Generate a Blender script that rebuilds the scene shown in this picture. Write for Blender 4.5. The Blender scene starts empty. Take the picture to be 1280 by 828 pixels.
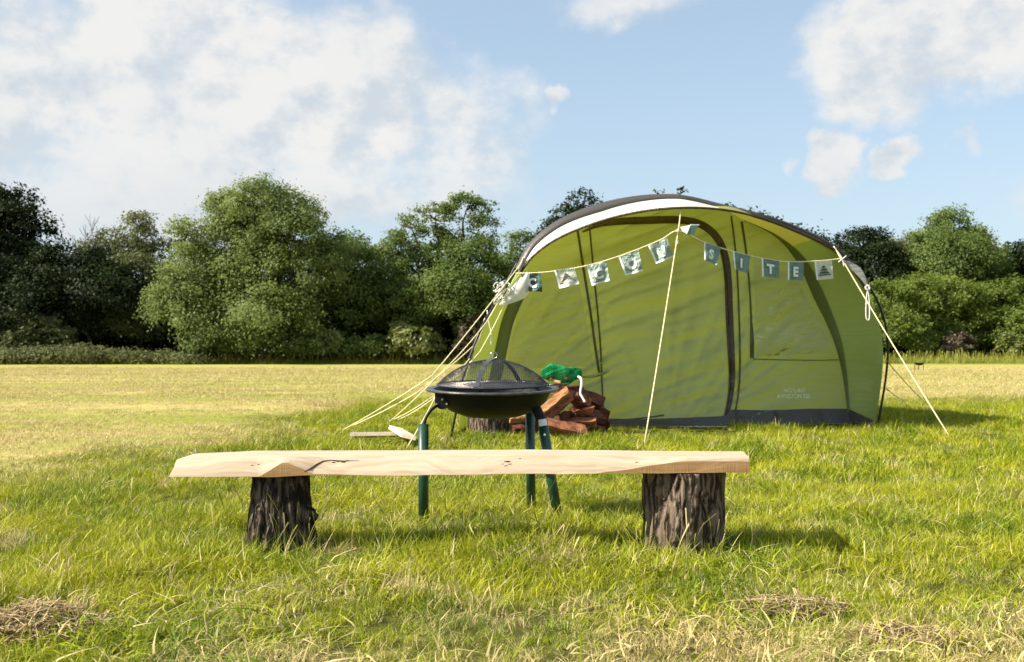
import bpy, bmesh, math, random
import numpy as np
from mathutils import Vector, Matrix, noise

random.seed(7)
RNG = np.random.default_rng(7)
S = bpy.context.scene
COL = S.collection
R = math.radians

# ------------------------------------------------------------------ camera
F = 1244.0            # focal length in pixels of a 1280 px wide picture
CH = 0.70             # camera height
PITCH = math.atan(26 / F)
cam_d = bpy.data.cameras.new('camera')
cam_d.sensor_width = 36.0
cam_d.lens = F / 1280 * 36.0
cam_d.clip_start = 0.05
cam_d.clip_end = 3000
cam_d.dof.use_dof = True
cam_d.dof.focus_distance = 3.4
cam_d.dof.aperture_fstop = 8.0
cam = bpy.data.objects.new('camera', cam_d)
COL.objects.link(cam)
cam.location = (0, 0, CH)
cam.rotation_euler = (math.pi / 2 + PITCH, 0, 0)
S.camera = cam

# ------------------------------------------------------------------ light
SUN_EL = R(39)
SUN_AZ = R(15)         # towards the camera, from due left
to_sun = Vector((-math.cos(SUN_AZ) * math.cos(SUN_EL), -math.sin(SUN_AZ) * math.cos(SUN_EL), math.sin(SUN_EL)))
sun_d = bpy.data.lights.new('sun', 'SUN')
sun_d.energy = 5.0
sun_d.angle = R(0.55)
sun_d.color = (1.0, 0.92, 0.78)
sun = bpy.data.objects.new('sun', sun_d)
COL.objects.link(sun)
sun.rotation_euler = to_sun.to_track_quat('Z', 'Y').to_euler()
sun.location = (-20, 0, 20)
S.view_settings.view_transform = 'Standard'
S.view_settings.look = 'None'
S.view_settings.gamma = 1.0
S.view_settings.exposure = 0.95
S.cycles.use_denoising = True
S.cycles.max_bounces = 8
S.cycles.transparent_max_bounces = 12


class NT:
    """small node-tree writer"""
    def __init__(self, nt):
        self.nt = nt

    def n(self, t, inp=None, **kw):
        nd = self.nt.nodes.new(t)
        for k, v in kw.items():
            setattr(nd, k, v)
        if inp:
            for k, v in inp.items():
                sk = nd.inputs[k]
                if isinstance(v, bpy.types.NodeSocket):
                    self.nt.links.new(v, sk)
                else:
                    sk.default_value = v
        return nd

    def math(self, op, a, b=0.0, c=0.0, clamp=False):
        return self.n('ShaderNodeMath', {0: a, 1: b, 2: c}, operation=op, use_clamp=clamp).outputs[0]

    def vmath(self, op, a, b=(0, 0, 0), out=0):
        return self.n('ShaderNodeVectorMath', {0: a, 1: b}, operation=op).outputs[out]

    def smooth(self, v, lo, hi, a=0.0, b=1.0):
        return self.n('ShaderNodeMapRange', {'Value': v, 'From Min': lo, 'From Max': hi, 'To Min': a, 'To Max': b},
                      interpolation_type='SMOOTHSTEP').outputs[0]

    def noise(self, vec, scale, detail=3.0, rough=0.5, out=0, dim='3D'):
        d = {'Scale': scale, 'Detail': detail, 'Roughness': rough}
        if vec is not None:
            d['Vector'] = vec
        return self.n('ShaderNodeTexNoise', d, noise_dimensions=dim).outputs[out]

    def mix(self, f, a, b):
        nd = self.n('ShaderNodeMix', data_type='RGBA')
        for k, v in ((0, f), (6, a), (7, b)):
            if isinstance(v, bpy.types.NodeSocket):
                self.nt.links.new(v, nd.inputs[k])
            else:
                nd.inputs[k].default_value = (*v, 1) if (k > 0 and len(v) == 3) else v
        return nd.outputs[2]

    def xyz(self, v):
        return self.n('ShaderNodeSeparateXYZ', {0: v}).outputs

    def scalevec(self, v, s):
        return self.vmath('MULTIPLY', v, s)


# ------------------------------------------------------------------ sky
world = bpy.data.worlds.new('World')
S.world = world
world.use_nodes = True
world.node_tree.nodes.clear()
W = NT(world.node_tree)
sky = W.n('ShaderNodeTexSky', sky_type='NISHITA', sun_disc=False)
sky.sun_elevation = SUN_EL
sky.sun_rotation = math.atan2(to_sun.x, to_sun.y)
sky.altitude = 0
sky.air_density = 1.0
sky.dust_density = 1.6
sky.ozone_density = 1.2
tc = W.n('ShaderNodeTexCoord').outputs['Generated']
D = W.vmath('NORMALIZE', tc)
dx, dy, dz = W.xyz(D)[0:3]


def dirpx(u, v):
    x, y, z = (u - 640) / F, 1.0, (414 - v) / F
    c, s = math.cos(PITCH), math.sin(PITCH)
    return Vector((x, y * c - z * s, z * c + y * s)).normalized()


# cloud banks: direction, half width, half height (radians), strength
CLOUDS = [(60, 120, .17, .11, 1.0), (215, 60, .12, .055, 1.3), (330, 130, .22, .09, 1.1), (470, 150, .14, .075, .95), (590, 195, .10, .06, .85),
          (120, 260, .25, .06, .75), (-160, 130, .30, .16, 1.0), (300, 235, .32, .05, .85), (520, 255, .12, .03, .5),
          (1170, 50, .10, .062, 1.3), (1240, 25, .08, .07, 1.2), (1100, 20, .05, .03, 1.1), (1045, 188, .030, .034, 1.25), (1121, 198, .017, .020, 1.15),
          (1186, 172, .012, .014, .8), (698, 134, .011, .010, .7), (982, 200, .012, .012, .7), (1060, 220, .03, .025, .7), (780, 0, .08, .03, .6),
          (440, 10, .05, .02, .5), (1420, 90, .12, .08, .9), (1600, 230, .2, .07, .9)]
field = None
wa = W.vmath('SUBTRACT', W.noise(D, 9.0, 3.0, .5, out=1), (.5, .5, .5))
wb_ = W.vmath('SUBTRACT', W.noise(D, 38.0, 4.0, .6, out=1), (.5, .5, .5))
DW = W.vmath('ADD', D, W.vmath('ADD', W.scalevec(wa, (.11, .11, .09)), W.scalevec(wb_, (.035, .035, .03))))
for (u, v, a, b, st) in CLOUDS:
    d = dirpx(u, v)
    az = math.atan2(d.x, d.y)
    el = math.asin(d.z)
    right = Vector((math.cos(az), -math.sin(az), 0))
    up = Vector((-math.sin(az) * math.sin(el), -math.cos(az) * math.sin(el), math.cos(el)))
    ca = W.vmath('DOT_PRODUCT', DW, tuple(right / a), out=1)
    cb = W.vmath('DOT_PRODUCT', DW, tuple(up / b), out=1)
    cf = W.vmath('DOT_PRODUCT', D, tuple(d), out=1)
    r2 = W.math('ADD', W.math('MULTIPLY', ca, ca), W.math('MULTIPLY', cb, cb))
    f = W.math('MULTIPLY', W.math('SUBTRACT', 1.0, W.math('MULTIPLY', r2, 0.5)), st)
    f = W.math('MULTIPLY', f, W.math('GREATER_THAN', cf, 0.1))
    field = f if field is None else W.math('MAXIMUM', field, f)
field = W.math('MAXIMUM', field, 0.0)
# the rest of the sky carries the same broken cloud, on a flat layer seen in perspective
zz = W.math('ADD', W.math('MAXIMUM', dz, 0.0), 0.22)
lay = W.n('ShaderNodeCombineXYZ', {0: W.math('DIVIDE', dx, zz), 1: W.math('DIVIDE', dy, zz), 2: 0.0}).outputs[0]
cover = W.noise(lay, 1.1, 3.0, .5)
behind = W.smooth(W.math('DIVIDE', dy, W.math('MAXIMUM', W.math('ABSOLUTE', dx), .001)), 0.9, 1.5, 1.0, 0.0)
above = W.smooth(dz, .36, .55)
outside = W.math('MAXIMUM', behind, above)
gen = W.math('MULTIPLY', W.smooth(cover, .45, .62), W.math('MULTIPLY', outside, .9))
field = W.math('MAXIMUM', field, gen)
Dn = W.scalevec(D, (1.0, 1.0, 1.35))
n1 = W.noise(Dn, 6.0, 9.0, .58)
sunv = Vector((-0.9, 0.0, 0.75)) * 0.022
n2 = W.noise(W.vmath('ADD', Dn, tuple(sunv)), 6.0, 9.0, .58)
dens = W.math('ADD', W.math('MULTIPLY', field, .72), W.math('MULTIPLY', W.math('SUBTRACT', n1, .5), 1.5))
mask = W.smooth(dens, .22, .66)
lit = W.smooth(W.math('SUBTRACT', n1, n2), -.10, .055)
thick = W.smooth(dens, .45, 1.0)
big = W.noise(Dn, 3.2, 2.0, .5)
shade = W.math('SUBTRACT', lit, W.math('MULTIPLY', thick, W.smooth(big, .40, .62, 0.0, .35)), clamp=True)
shade = W.math('MULTIPLY', shade, W.smooth(dz, .07, .20, .35, 1.0))
cloudcol = W.mix(shade, (3.2, 3.5, 3.8), (4.5, 4.42, 4.28))
haze = W.mix(W.smooth(dz, 0.0, .34, .66, .42), sky.outputs[0], (3.0, 3.72, 4.15))
veil = W.mix(W.math('MULTIPLY', mask, .93), haze, cloudcol)
bg = W.n('ShaderNodeBackground', {'Color': veil, 'Strength': 0.105})
out = W.n('ShaderNodeOutputWorld', {'Surface': bg.outputs[0]})


# ------------------------------------------------------------------ helpers
def P(u, v, Y):
    """world point at depth Y seen at photograph pixel (u, v): used to survey the place from the photograph"""
    x, z = (u - 640) / F, (414 - v) / F
    c, s = math.cos(PITCH), math.sin(PITCH)
    yy, zz = c - z * s, s + z * c
    t = Y / yy
    return Vector((x * t, Y, CH + zz * t))


def G(u, v):
    x, z = (u - 640) / F, (414 - v) / F
    c, s = math.cos(PITCH), math.sin(PITCH)
    yy, zz = c - z * s, s + z * c
    t = -CH / zz
    return Vector((x * t, yy * t, 0))


def mesh_np(name, verts, faces, mat=None, parent=None, smooth=False, mats=None, mat_idx=None):
    me = bpy.data.meshes.new(name)
    verts = np.asarray(verts, dtype=np.float32)
    if isinstance(faces, np.ndarray) and faces.ndim == 2:
        nf, k = faces.shape
        me.vertices.add(len(verts))
        me.vertices.foreach_set('co', verts.ravel())
        me.loops.add(nf * k)
        me.loops.foreach_set('vertex_index', faces.astype(np.int32).ravel())
        me.polygons.add(nf)
        me.polygons.foreach_set('loop_start', np.arange(0, nf * k, k, dtype=np.int32))
        me.polygons.foreach_set('loop_total', np.full(nf, k, dtype=np.int32))
        me.update(calc_edges=True)
    else:
        me.from_pydata([tuple(map(float, v)) for v in verts], [], [tuple(map(int, f)) for f in faces])
    if mats:
        for m in mats:
            me.materials.append(m)
        me.polygons.foreach_set('material_index', np.asarray(mat_idx, dtype=np.int32))
    elif mat:
        me.materials.append(mat)
    if smooth:
        me.polygons.foreach_set('use_smooth', np.ones(len(me.polygons), dtype=bool))
    me.update()
    o = bpy.data.objects.new(name, me)
    COL.objects.link(o)
    if parent:
        o.parent = parent
        o.matrix_parent_inverse = Matrix.Translation(-parent.location)
    return o


class MB:
    """collects shapes into one mesh"""
    def __init__(self):
        self.v, self.f = [], []

    def add(self, vs, fs):
        b = len(self.v)
        self.v += [tuple(p) for p in vs]
        self.f += [tuple(i + b for i in f) for f in fs]

    def tube(self, pts, rad, n=8, cap=True):
        pts = [Vector(p) for p in pts]
        rads = rad if hasattr(rad, '__len__') else [rad] * len(pts)
        b = len(self.v)
        up = None
        for i, p in enumerate(pts):
            t = (pts[min(i + 1, len(pts) - 1)] - pts[max(i - 1, 0)])
            t = t.normalized() if t.length > 1e-9 else Vector((0, 0, 1))
            if up is None:
                up = t.orthogonal().normalized()
            up = (up - t * up.dot(t))
            up = up.normalized() if up.length > 1e-6 else t.orthogonal().normalized()
            w = t.cross(up)
            for k in range(n):
                a = 2 * math.pi * k / n
                self.v.append(tuple(p + (up * math.cos(a) + w * math.sin(a)) * rads[i]))
        for i in range(len(pts) - 1):
            for k in range(n):
                k2 = (k + 1) % n
                self.f.append((b + i * n + k, b + i * n + k2, b + (i + 1) * n + k2, b + (i + 1) * n + k))
        if cap:
            self.f.append(tuple(b + k for k in reversed(range(n))))
            self.f.append(tuple(b + (len(pts) - 1) * n + k for k in range(n)))

    def lathe(self, c, prof, n=48):
        b = len(self.v)
        for (r, z) in prof:
            for k in range(n):
                a = 2 * math.pi * k / n
                self.v.append((c[0] + r * math.cos(a), c[1] + r * math.sin(a), c[2] + z))
        for i in range(len(prof) - 1):
            for k in range(n):
                k2 = (k + 1) % n
                self.f.append((b + i * n + k, b + i * n + k2, b + (i + 1) * n + k2, b + (i + 1) * n + k))

    def box(self, c, s, rot=None):
        m = rot or Matrix.Identity(3)
        vs = [Vector(c) + m @ Vector((sx * s[0] / 2, sy * s[1] / 2, sz * s[2] / 2)) for sx in (-1, 1) for sy in (-1, 1) for sz in (-1, 1)]
        self.add(vs, [(0, 1, 3, 2), (4, 6, 7, 5), (0, 4, 5, 1), (2, 3, 7, 6), (0, 2, 6, 4), (1, 5, 7, 3)])

    def grid(self, rows):
        b = len(self.v)
        m = len(rows[0])
        for r in rows:
            self.v += [tuple(p) for p in r]
        for i in range(len(rows) - 1):
            for j in range(m - 1):
                self.f.append((b + i * m + j, b + i * m + j + 1, b + (i + 1) * m + j + 1, b + (i + 1) * m + j))

    def build(self, name, mat, parent=None, smooth=False):
        return mesh_np(name, self.v, self.f, mat, parent, smooth)


def tag(o, label=None, cat=None, group=None, kind=None):
    if label: o['label'] = label
    if cat: o['category'] = cat
    if group: o['group'] = group
    if kind: o['kind'] = kind
    return o


def empty(name, loc, label, cat, group=None):
    o = bpy.data.objects.new(name, None)
    o.empty_display_size = .1
    COL.objects.link(o)
    o.location = loc
    return tag(o, label, cat, group)


def spline(pts, n, closed=False):
    """Catmull-Rom through pts (any dimension)"""
    a = np.asarray(pts, dtype=float)
    m = len(a)
    res = []
    for t in np.linspace(0, m - 1, n):
        i = min(int(t), m - 2)
        f = t - i
        p0, p1, p2, p3 = a[max(i - 1, 0)], a[i], a[i + 1], a[min(i + 2, m - 1)]
        res.append(.5 * ((2 * p1) + (-p0 + p2) * f + (2 * p0 - 5 * p1 + 4 * p2 - p3) * f * f + (-p0 + 3 * p1 - 3 * p2 + p3) * f ** 3))
    return np.array(res)


def material(name):
    m = bpy.data.materials.new(name)
    m.use_nodes = True
    m.node_tree.nodes.clear()
    t = NT(m.node_tree)
    o = t.n('ShaderNodeOutputMaterial')
    return m, t, o


def pos(t):
    return t.n('ShaderNodeNewGeometry').outputs['Position']


def simple(name, col, rough=.6, metal=0.0, var=.25, scale=30.0, spec=.5, bump=0.0, bscale=80.0, coat=0.0):
    m, t, o = material(name)
    n = t.noise(pos(t), scale, 4)
    c = t.mix(t.smooth(n, .3, .7), tuple(x * (1 - var) for x in col), tuple(min(1, x * (1 + var)) for x in col))
    b = t.n('ShaderNodeBsdfPrincipled', {'Base Color': c, 'Roughness': rough, 'Metallic': metal, 'Specular IOR Level': spec, 'Coat Weight': coat})
    if bump:
        bn = t.n('ShaderNodeBump', {'Height': t.noise(pos(t), bscale, 5), 'Strength': bump, 'Distance': .01})
        t.nt.links.new(bn.outputs[0], b.inputs['Normal'])
    t.nt.links.new(b.outputs[0], o.inputs[0])
    return m


def fabric(name, col, trans=.45, rough=.45, gloss=.04, bump=.25, col2=None, stretch=(3, 3, 14)):
    """thin tent cloth: light passes through it"""
    m, t, o = material(name)
    p = pos(t)
    n = t.noise(p, 1.3, 4)
    c = t.mix(t.smooth(n, .3, .7), tuple(x * .9 for x in col), tuple(x * 1.08 for x in col))
    w = t.noise(t.scalevec(p, stretch), 1.0, 4, .55)
    bn = t.n('ShaderNodeBump', {'Height': w, 'Strength': bump, 'Distance': .05}).outputs[0]
    d = t.n('ShaderNodeBsdfDiffuse', {'Color': c, 'Normal': bn}).outputs[0]
    tcol = t.mix(1.0, c, tuple(min(1, x) for x in (col2 or col)))
    tr = t.n('ShaderNodeBsdfTranslucent', {'Color': tcol, 'Normal': bn}).outputs[0]
    g = t.n('ShaderNodeBsdfGlossy', {'Color': (1, 1, 1, 1), 'Roughness': rough, 'Normal': bn}).outputs[0]
    s1 = t.n('ShaderNodeMixShader', {0: trans, 1: d, 2: tr}).outputs[0]
    s2 = t.n('ShaderNodeMixShader', {0: gloss, 1: s1, 2: g}).outputs[0]
    t.nt.links.new(s2, o.inputs[0])
    return m


# ------------------------------------------------------------------ ground
def gz(x, y):
    """gentle unevenness of the meadow near the camera"""
    x = np.asarray(x, dtype=float); y = np.asarray(y, dtype=float)
    w = np.clip((40 - np.hypot(x, y)) / 20, 0, 1)
    return w * (.010 * np.sin(1.7 * x + .6 * y + 1) + .009 * np.sin(-.9 * x + 2.3 * y) + .006 * np.sin(4.1 * x + 3.3 * y + 2) + .005 * np.sin(6.7 * x - 5.1 * y))


def growth(t, p):
    """how the meadow varies from place to place: uncut lush strip round the tent, mown dry field beyond, worn dry patches in front"""
    x, y, z = t.xyz(p)[0:3]
    n = t.noise(p, .55, 4, .6)
    nn = t.math('MULTIPLY', t.math('SUBTRACT', n, .5), 5.0)
    left = t.smooth(t.math('ADD', x, nn), -3.1, -1.7)
    far = t.smooth(t.math('ADD', y, nn), 13.2, 16.0, 1.0, 0.0)
    uncut = t.math('MULTIPLY', t.math('MAXIMUM', left, t.smooth(y, 4.6, 5.6, 1.0, 0.0)), far)
    n2 = t.noise(p, 1.6, 4, .6)
    front = t.smooth(t.math('ADD', y, t.math('ADD', t.math('MULTIPLY', t.math('SUBTRACT', n2, .5), 3.0), t.math('MULTIPLY', x, -.22))), 1.9, 2.9, .55, 0.0)
    patch = t.smooth(t.noise(p, 2.4, 3, .6), .56, .70, 0.0, .7)
    dry = t.math('MAXIMUM', front, t.math('MULTIPLY', patch, t.smooth(y, 6, 9, .7, .5)))
    return uncut, dry


def make_grass_mat():
    m, t, o = material('grass_blades')
    p = pos(t)
    uncut, dry = growth(t, p)
    tint = t.n('ShaderNodeAttribute', attribute_name='tint').outputs['Fac']
    hue = t.noise(p, 2.2, 3)
    lush = t.mix(t.smooth(hue, .35, .65), (.105, .190, .006), (.350, .370, .014))
    lush = t.mix(t.smooth(tint, .15, .85, 0, .6), lush, (.42, .41, .025))
    straw = t.mix(tint, (.50, .38, .16), (.62, .52, .26))
    mown = t.mix(t.smooth(t.noise(t.scalevec(p, (.25, 1, 1)), .5, 4), .38, .62), (.33, .34, .060), (.56, .45, .20))
    mown = t.mix(t.smooth(tint, .35, .75), mown, (.64, .51, .28))
    mown = t.mix(t.smooth(tint, .0, .22, .75, 0.0), mown, (.16, .15, .035))
    dryf = t.math('GREATER_THAN', t.math('ADD', t.math('MULTIPLY', dry, .72), t.math('MULTIPLY', tint, .5)), .47)
    c = t.mix(t.math('MULTIPLY', dryf, .9), lush, straw)
    c = t.mix(uncut, mown, c)
    d = t.n('ShaderNodeBsdfDiffuse', {'Color': c}).outputs[0]
    tr = t.n('ShaderNodeBsdfTranslucent', {'Color': c}).outputs[0]
    g = t.n('ShaderNodeBsdfGlossy', {'Roughness': .5, 'Color': (1, 1, 1, 1)}).outputs[0]
    s1 = t.n('ShaderNodeMixShader', {0: .28, 1: d, 2: tr}).outputs[0]
    s2 = t.n('ShaderNodeMixShader', {0: .014, 1: s1, 2: g}).outputs[0]
    t.nt.links.new(s2, o.inputs[0])
    return m


def make_ground_mat():
    m, t, o = material('meadow_ground')
    p = pos(t)
    uncut, dry = growth(t, p)
    x, y, z = t.xyz(p)[0:3]
    fine = t.noise(p, 14, 6, .7)
    soil = t.mix(t.smooth(fine, .3, .7), (.040, .048, .008), (.13, .14, .02))
    soil = t.mix(t.math('MULTIPLY', dry, .8), soil, (.20, .15, .07))
    streak = t.noise(t.scalevec(p, (.10, .6, 1)), .9, 5, .65)
    ff = t.mix(t.smooth(streak, .36, .66), (.27, .30, .045), (.50, .41, .155))
    ff = t.mix(t.smooth(t.noise(p, 5.0, 6, .75), .42, .75, 0, .5), ff, (.30, .25, .075))
    rough_edge = t.smooth(t.math('ADD', y, t.math('MULTIPLY', t.noise(p, .2, 2), 6)), 54, 60)
    ff = t.mix(t.math('MULTIPLY', rough_edge, .7), ff, (.22, .25, .03))
    c = t.mix(uncut, ff, soil)
    bn = t.n('ShaderNodeBump', {'Height': t.noise(p, 22, 6, .7), 'Strength': .7, 'Distance': .05}).outputs[0]
    b = t.n('ShaderNodeBsdfPrincipled', {'Base Color': c, 'Roughness': .95, 'Specular IOR Level': .1, 'Normal': bn})
    t.nt.links.new(b.outputs[0], o.inputs[0])
    return m


def leaf_mat(name, a, b, trans=.3, gloss=.06):
    m, t, o = material(name)
    p = pos(t)
    ti = t.n('ShaderNodeAttribute', attribute_name='tint').outputs['Fac']
    n = t.noise(p, .45, 3)
    f = t.math('ADD', t.math('MULTIPLY', ti, .6), t.math('MULTIPLY', t.smooth(n, .3, .7), .4))
    c = t.mix(f, a, b)
    d = t.n('ShaderNodeBsdfDiffuse', {'Color': c}).outputs[0]
    tr = t.n('ShaderNodeBsdfTranslucent', {'Color': t.mix(.5, c, tuple(x * 1.3 for x in b))}).outputs[0]
    g = t.n('ShaderNodeBsdfGlossy', {'Roughness': .55}).outputs[0]
    s1 = t.n('ShaderNodeMixShader', {0: trans, 1: d, 2: tr}).outputs[0]
    s2 = t.n('ShaderNodeMixShader', {0: gloss, 1: s1, 2: g}).outputs[0]
    t.nt.links.new(s2, o.inputs[0])
    return m


M_GRASS = make_grass_mat()
M_GROUND = make_ground_mat()


def build_ground():
    def axis(lo, mid0, mid1, hi, step):
        core = np.arange(mid0, mid1 + 1e-6, step)
        a = mid0 - np.geomspace(step, mid0 - lo, 24)[::-1]
        b = mid1 + np.geomspace(step, hi - mid1, 24)
        return np.concatenate([a, core, b])
    xs = axis(-1500, -8, 8, 1500, .25)
    ys = axis(-600, 0, 20, 2500, .25)
    X, Y = np.meshgrid(xs, ys)
    V = np.stack([X, Y, gz(X, Y)], -1).reshape(-1, 3)
    nx = len(xs)
    i = np.arange(len(ys) - 1)[:, None] * nx + np.arange(nx - 1)[None, :]
    i = i.ravel()
    Fc = np.stack([i, i + 1, i + nx + 1, i + nx], 1)
    tag(mesh_np('ground', V, Fc, M_GROUND, smooth=True), kind='structure')


build_ground()


# ------------------------------------------------------------------ grass
def tuft_mesh(name, n, spread, h, w, lean, seg, rng, stalks=0):
    V, Fc, T = [], [], []
    for b in range(n + stalks):
        st = b >= n
        a = rng.uniform(0, 2 * math.pi)
        r = spread * math.sqrt(rng.uniform())
        bx, by = r * math.cos(a), r * math.sin(a)
        hh = h * rng.uniform(.45, 1.15) * (1.9 if st else 1)
        ww = w * rng.uniform(.6, 1.2) * (.45 if st else 1)
        la = rng.uniform(0, 2 * math.pi)
        ln = hh * lean * rng.uniform(.15, 1.3) * (.4 if st else 1)
        ti = rng.uniform(.75, 1) if st else rng.uniform()
        fx, fy = math.cos(la + math.pi / 2 + rng.uniform(-.6, .6)), math.sin(la + math.pi / 2 + rng.uniform(-.6, .6))
        b0 = len(V)
        for s in range(seg + 1):
            q = s / seg
            cx = bx + math.cos(la) * ln * q ** 1.8
            cy = by + math.sin(la) * ln * q ** 1.8
            cz = hh * q * (1 - .18 * lean * q) - .01
            hw = ww * (1 - q ** 1.6) * .5
            if st and s >= seg - 1:
                hw = w * .5
            if s == seg and not st:
                V.append((cx, cy, cz)); T.append(ti)
            else:
                V.append((cx - fx * hw, cy - fy * hw, cz)); V.append((cx + fx * hw, cy + fy * hw, cz)); T += [ti, ti]
        for s in range(seg):
            i0 = b0 + 2 * s
            if s == seg - 1 and not st:
                Fc.append((i0, i0 + 1, i0 + 2))
            else:
                Fc.append((i0, i0 + 1, i0 + 3, i0 + 2))
    me = bpy.data.meshes.new(name)
    me.from_pydata(V, [], Fc)
    at = me.attributes.new('tint', 'FLOAT', 'POINT')
    at.data.foreach_set('value', np.array(T, dtype=np.float32))
    me.materials.append(M_GRASS)
    me.polygons.foreach_set('use_smooth', np.ones(len(me.polygons), dtype=bool))
    return bpy.data.objects.new(name, me)


def scatter(name, tufts, pts, scl, tilt=.15):
    """a mass of grass: the tufts instanced at the given points"""
    n = len(pts)
    me = bpy.data.meshes.new(name)
    me.vertices.add(n)
    me.vertices.foreach_set('co', np.asarray(pts, dtype=np.float32).ravel())
    a = me.attributes.new('rot', 'FLOAT_VECTOR', 'POINT')
    rot = np.stack([RNG.normal(0, tilt, n), RNG.normal(0, tilt, n), RNG.uniform(0, 6.283, n)], 1).astype(np.float32)
    a.data.foreach_set('vector', rot.ravel())
    a = me.attributes.new('scl', 'FLOAT', 'POINT')
    a.data.foreach_set('value', np.asarray(scl, dtype=np.float32))
    a = me.attributes.new('pick', 'INT', 'POINT')
    a.data.foreach_set('value', RNG.integers(0, len(tufts), n).astype(np.int32))
    o = bpy.data.objects.new(name, me)
    COL.objects.link(o)
    ng = bpy.data.node_groups.new(name, 'GeometryNodeTree')
    ng.interface.new_socket('Geometry', in_out='INPUT', socket_type='NodeSocketGeometry')
    ng.interface.new_socket('Geometry', in_out='OUTPUT', socket_type='NodeSocketGeometry')
    N, L = ng.nodes, ng.links
    gi, go = N.new('NodeGroupInput'), N.new('NodeGroupOutput')
    ip = N.new('GeometryNodeInstanceOnPoints')
    jg = N.new('GeometryNodeJoinGeometry')
    for tf in tufts:
        oi = N.new('GeometryNodeObjectInfo')
        oi.inputs['Object'].default_value = tf
        oi.inputs['As Instance'].default_value = True
        L.new(oi.outputs['Geometry'], jg.inputs[0])

    def attr(nm, ty):
        nd = N.new('GeometryNodeInputNamedAttribute')
        nd.data_type = ty
        nd.inputs['Name'].default_value = nm
        return nd.outputs[0]
    er = N.new('FunctionNodeEulerToRotation')
    L.new(attr('rot', 'FLOAT_VECTOR'), er.inputs[0])
    L.new(gi.outputs[0], ip.inputs['Points'])
    L.new(jg.outputs[0], ip.inputs['Instance'])
    ip.inputs['Pick Instance'].default_value = True
    L.new(attr('pick', 'INT'), ip.inputs['Instance Index'])
    L.new(er.outputs[0], ip.inputs['Rotation'])
    L.new(attr('scl', 'FLOAT'), ip.inputs['Scale'])
    L.new(ip.outputs[0], go.inputs[0])
    md = o.modifiers.new('scatter', 'NODES')
    md.node_group = ng
    return o


def wedge_points(d0, d1, dens, margin=1.6):
    """random points of the meadow between two distances, a little wider than the view"""
    k = .53
    A = (d1 - d0) * (2 * margin + k * (d0 + d1))
    n = int(A * dens)
    y = np.sqrt(RNG.uniform(0, 1, n * 2) * ((d1 + 2 * margin) ** 2 - d0 ** 2) + d0 ** 2)
    y = RNG.uniform(d0, d1, int(n * 1.6))
    hw = k * y + margin
    x = RNG.uniform(-1, 1, len(y)) * (k * d1 + margin)
    keep = np.abs(x) < hw
    x, y = x[keep], y[keep]
    return x, y


def lump(x, y, s=1.0, ph=0.0):
    return (np.sin(2.1 * s * x + 1.3 * s * y + ph) + np.sin(-1.7 * s * x + 2.6 * s * y + 1 + ph) + np.sin(3.9 * s * x - .8 * s * y + 2 * ph) + np.sin(5.3 * s * y + 2.9 * s * x + ph)) / 4


def in_tent(x, y):
    return (y > 9.25) & (y < 13.2) & (x > -.2) & (x < 3.5)


def uncut_np(x, y):
    w = .5 * lump(x, y, .6, 1.0)
    return (((x + w) > -2.4) | (y < 5.0)) & ((y + 1.6 * w) < 14.5)


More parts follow.
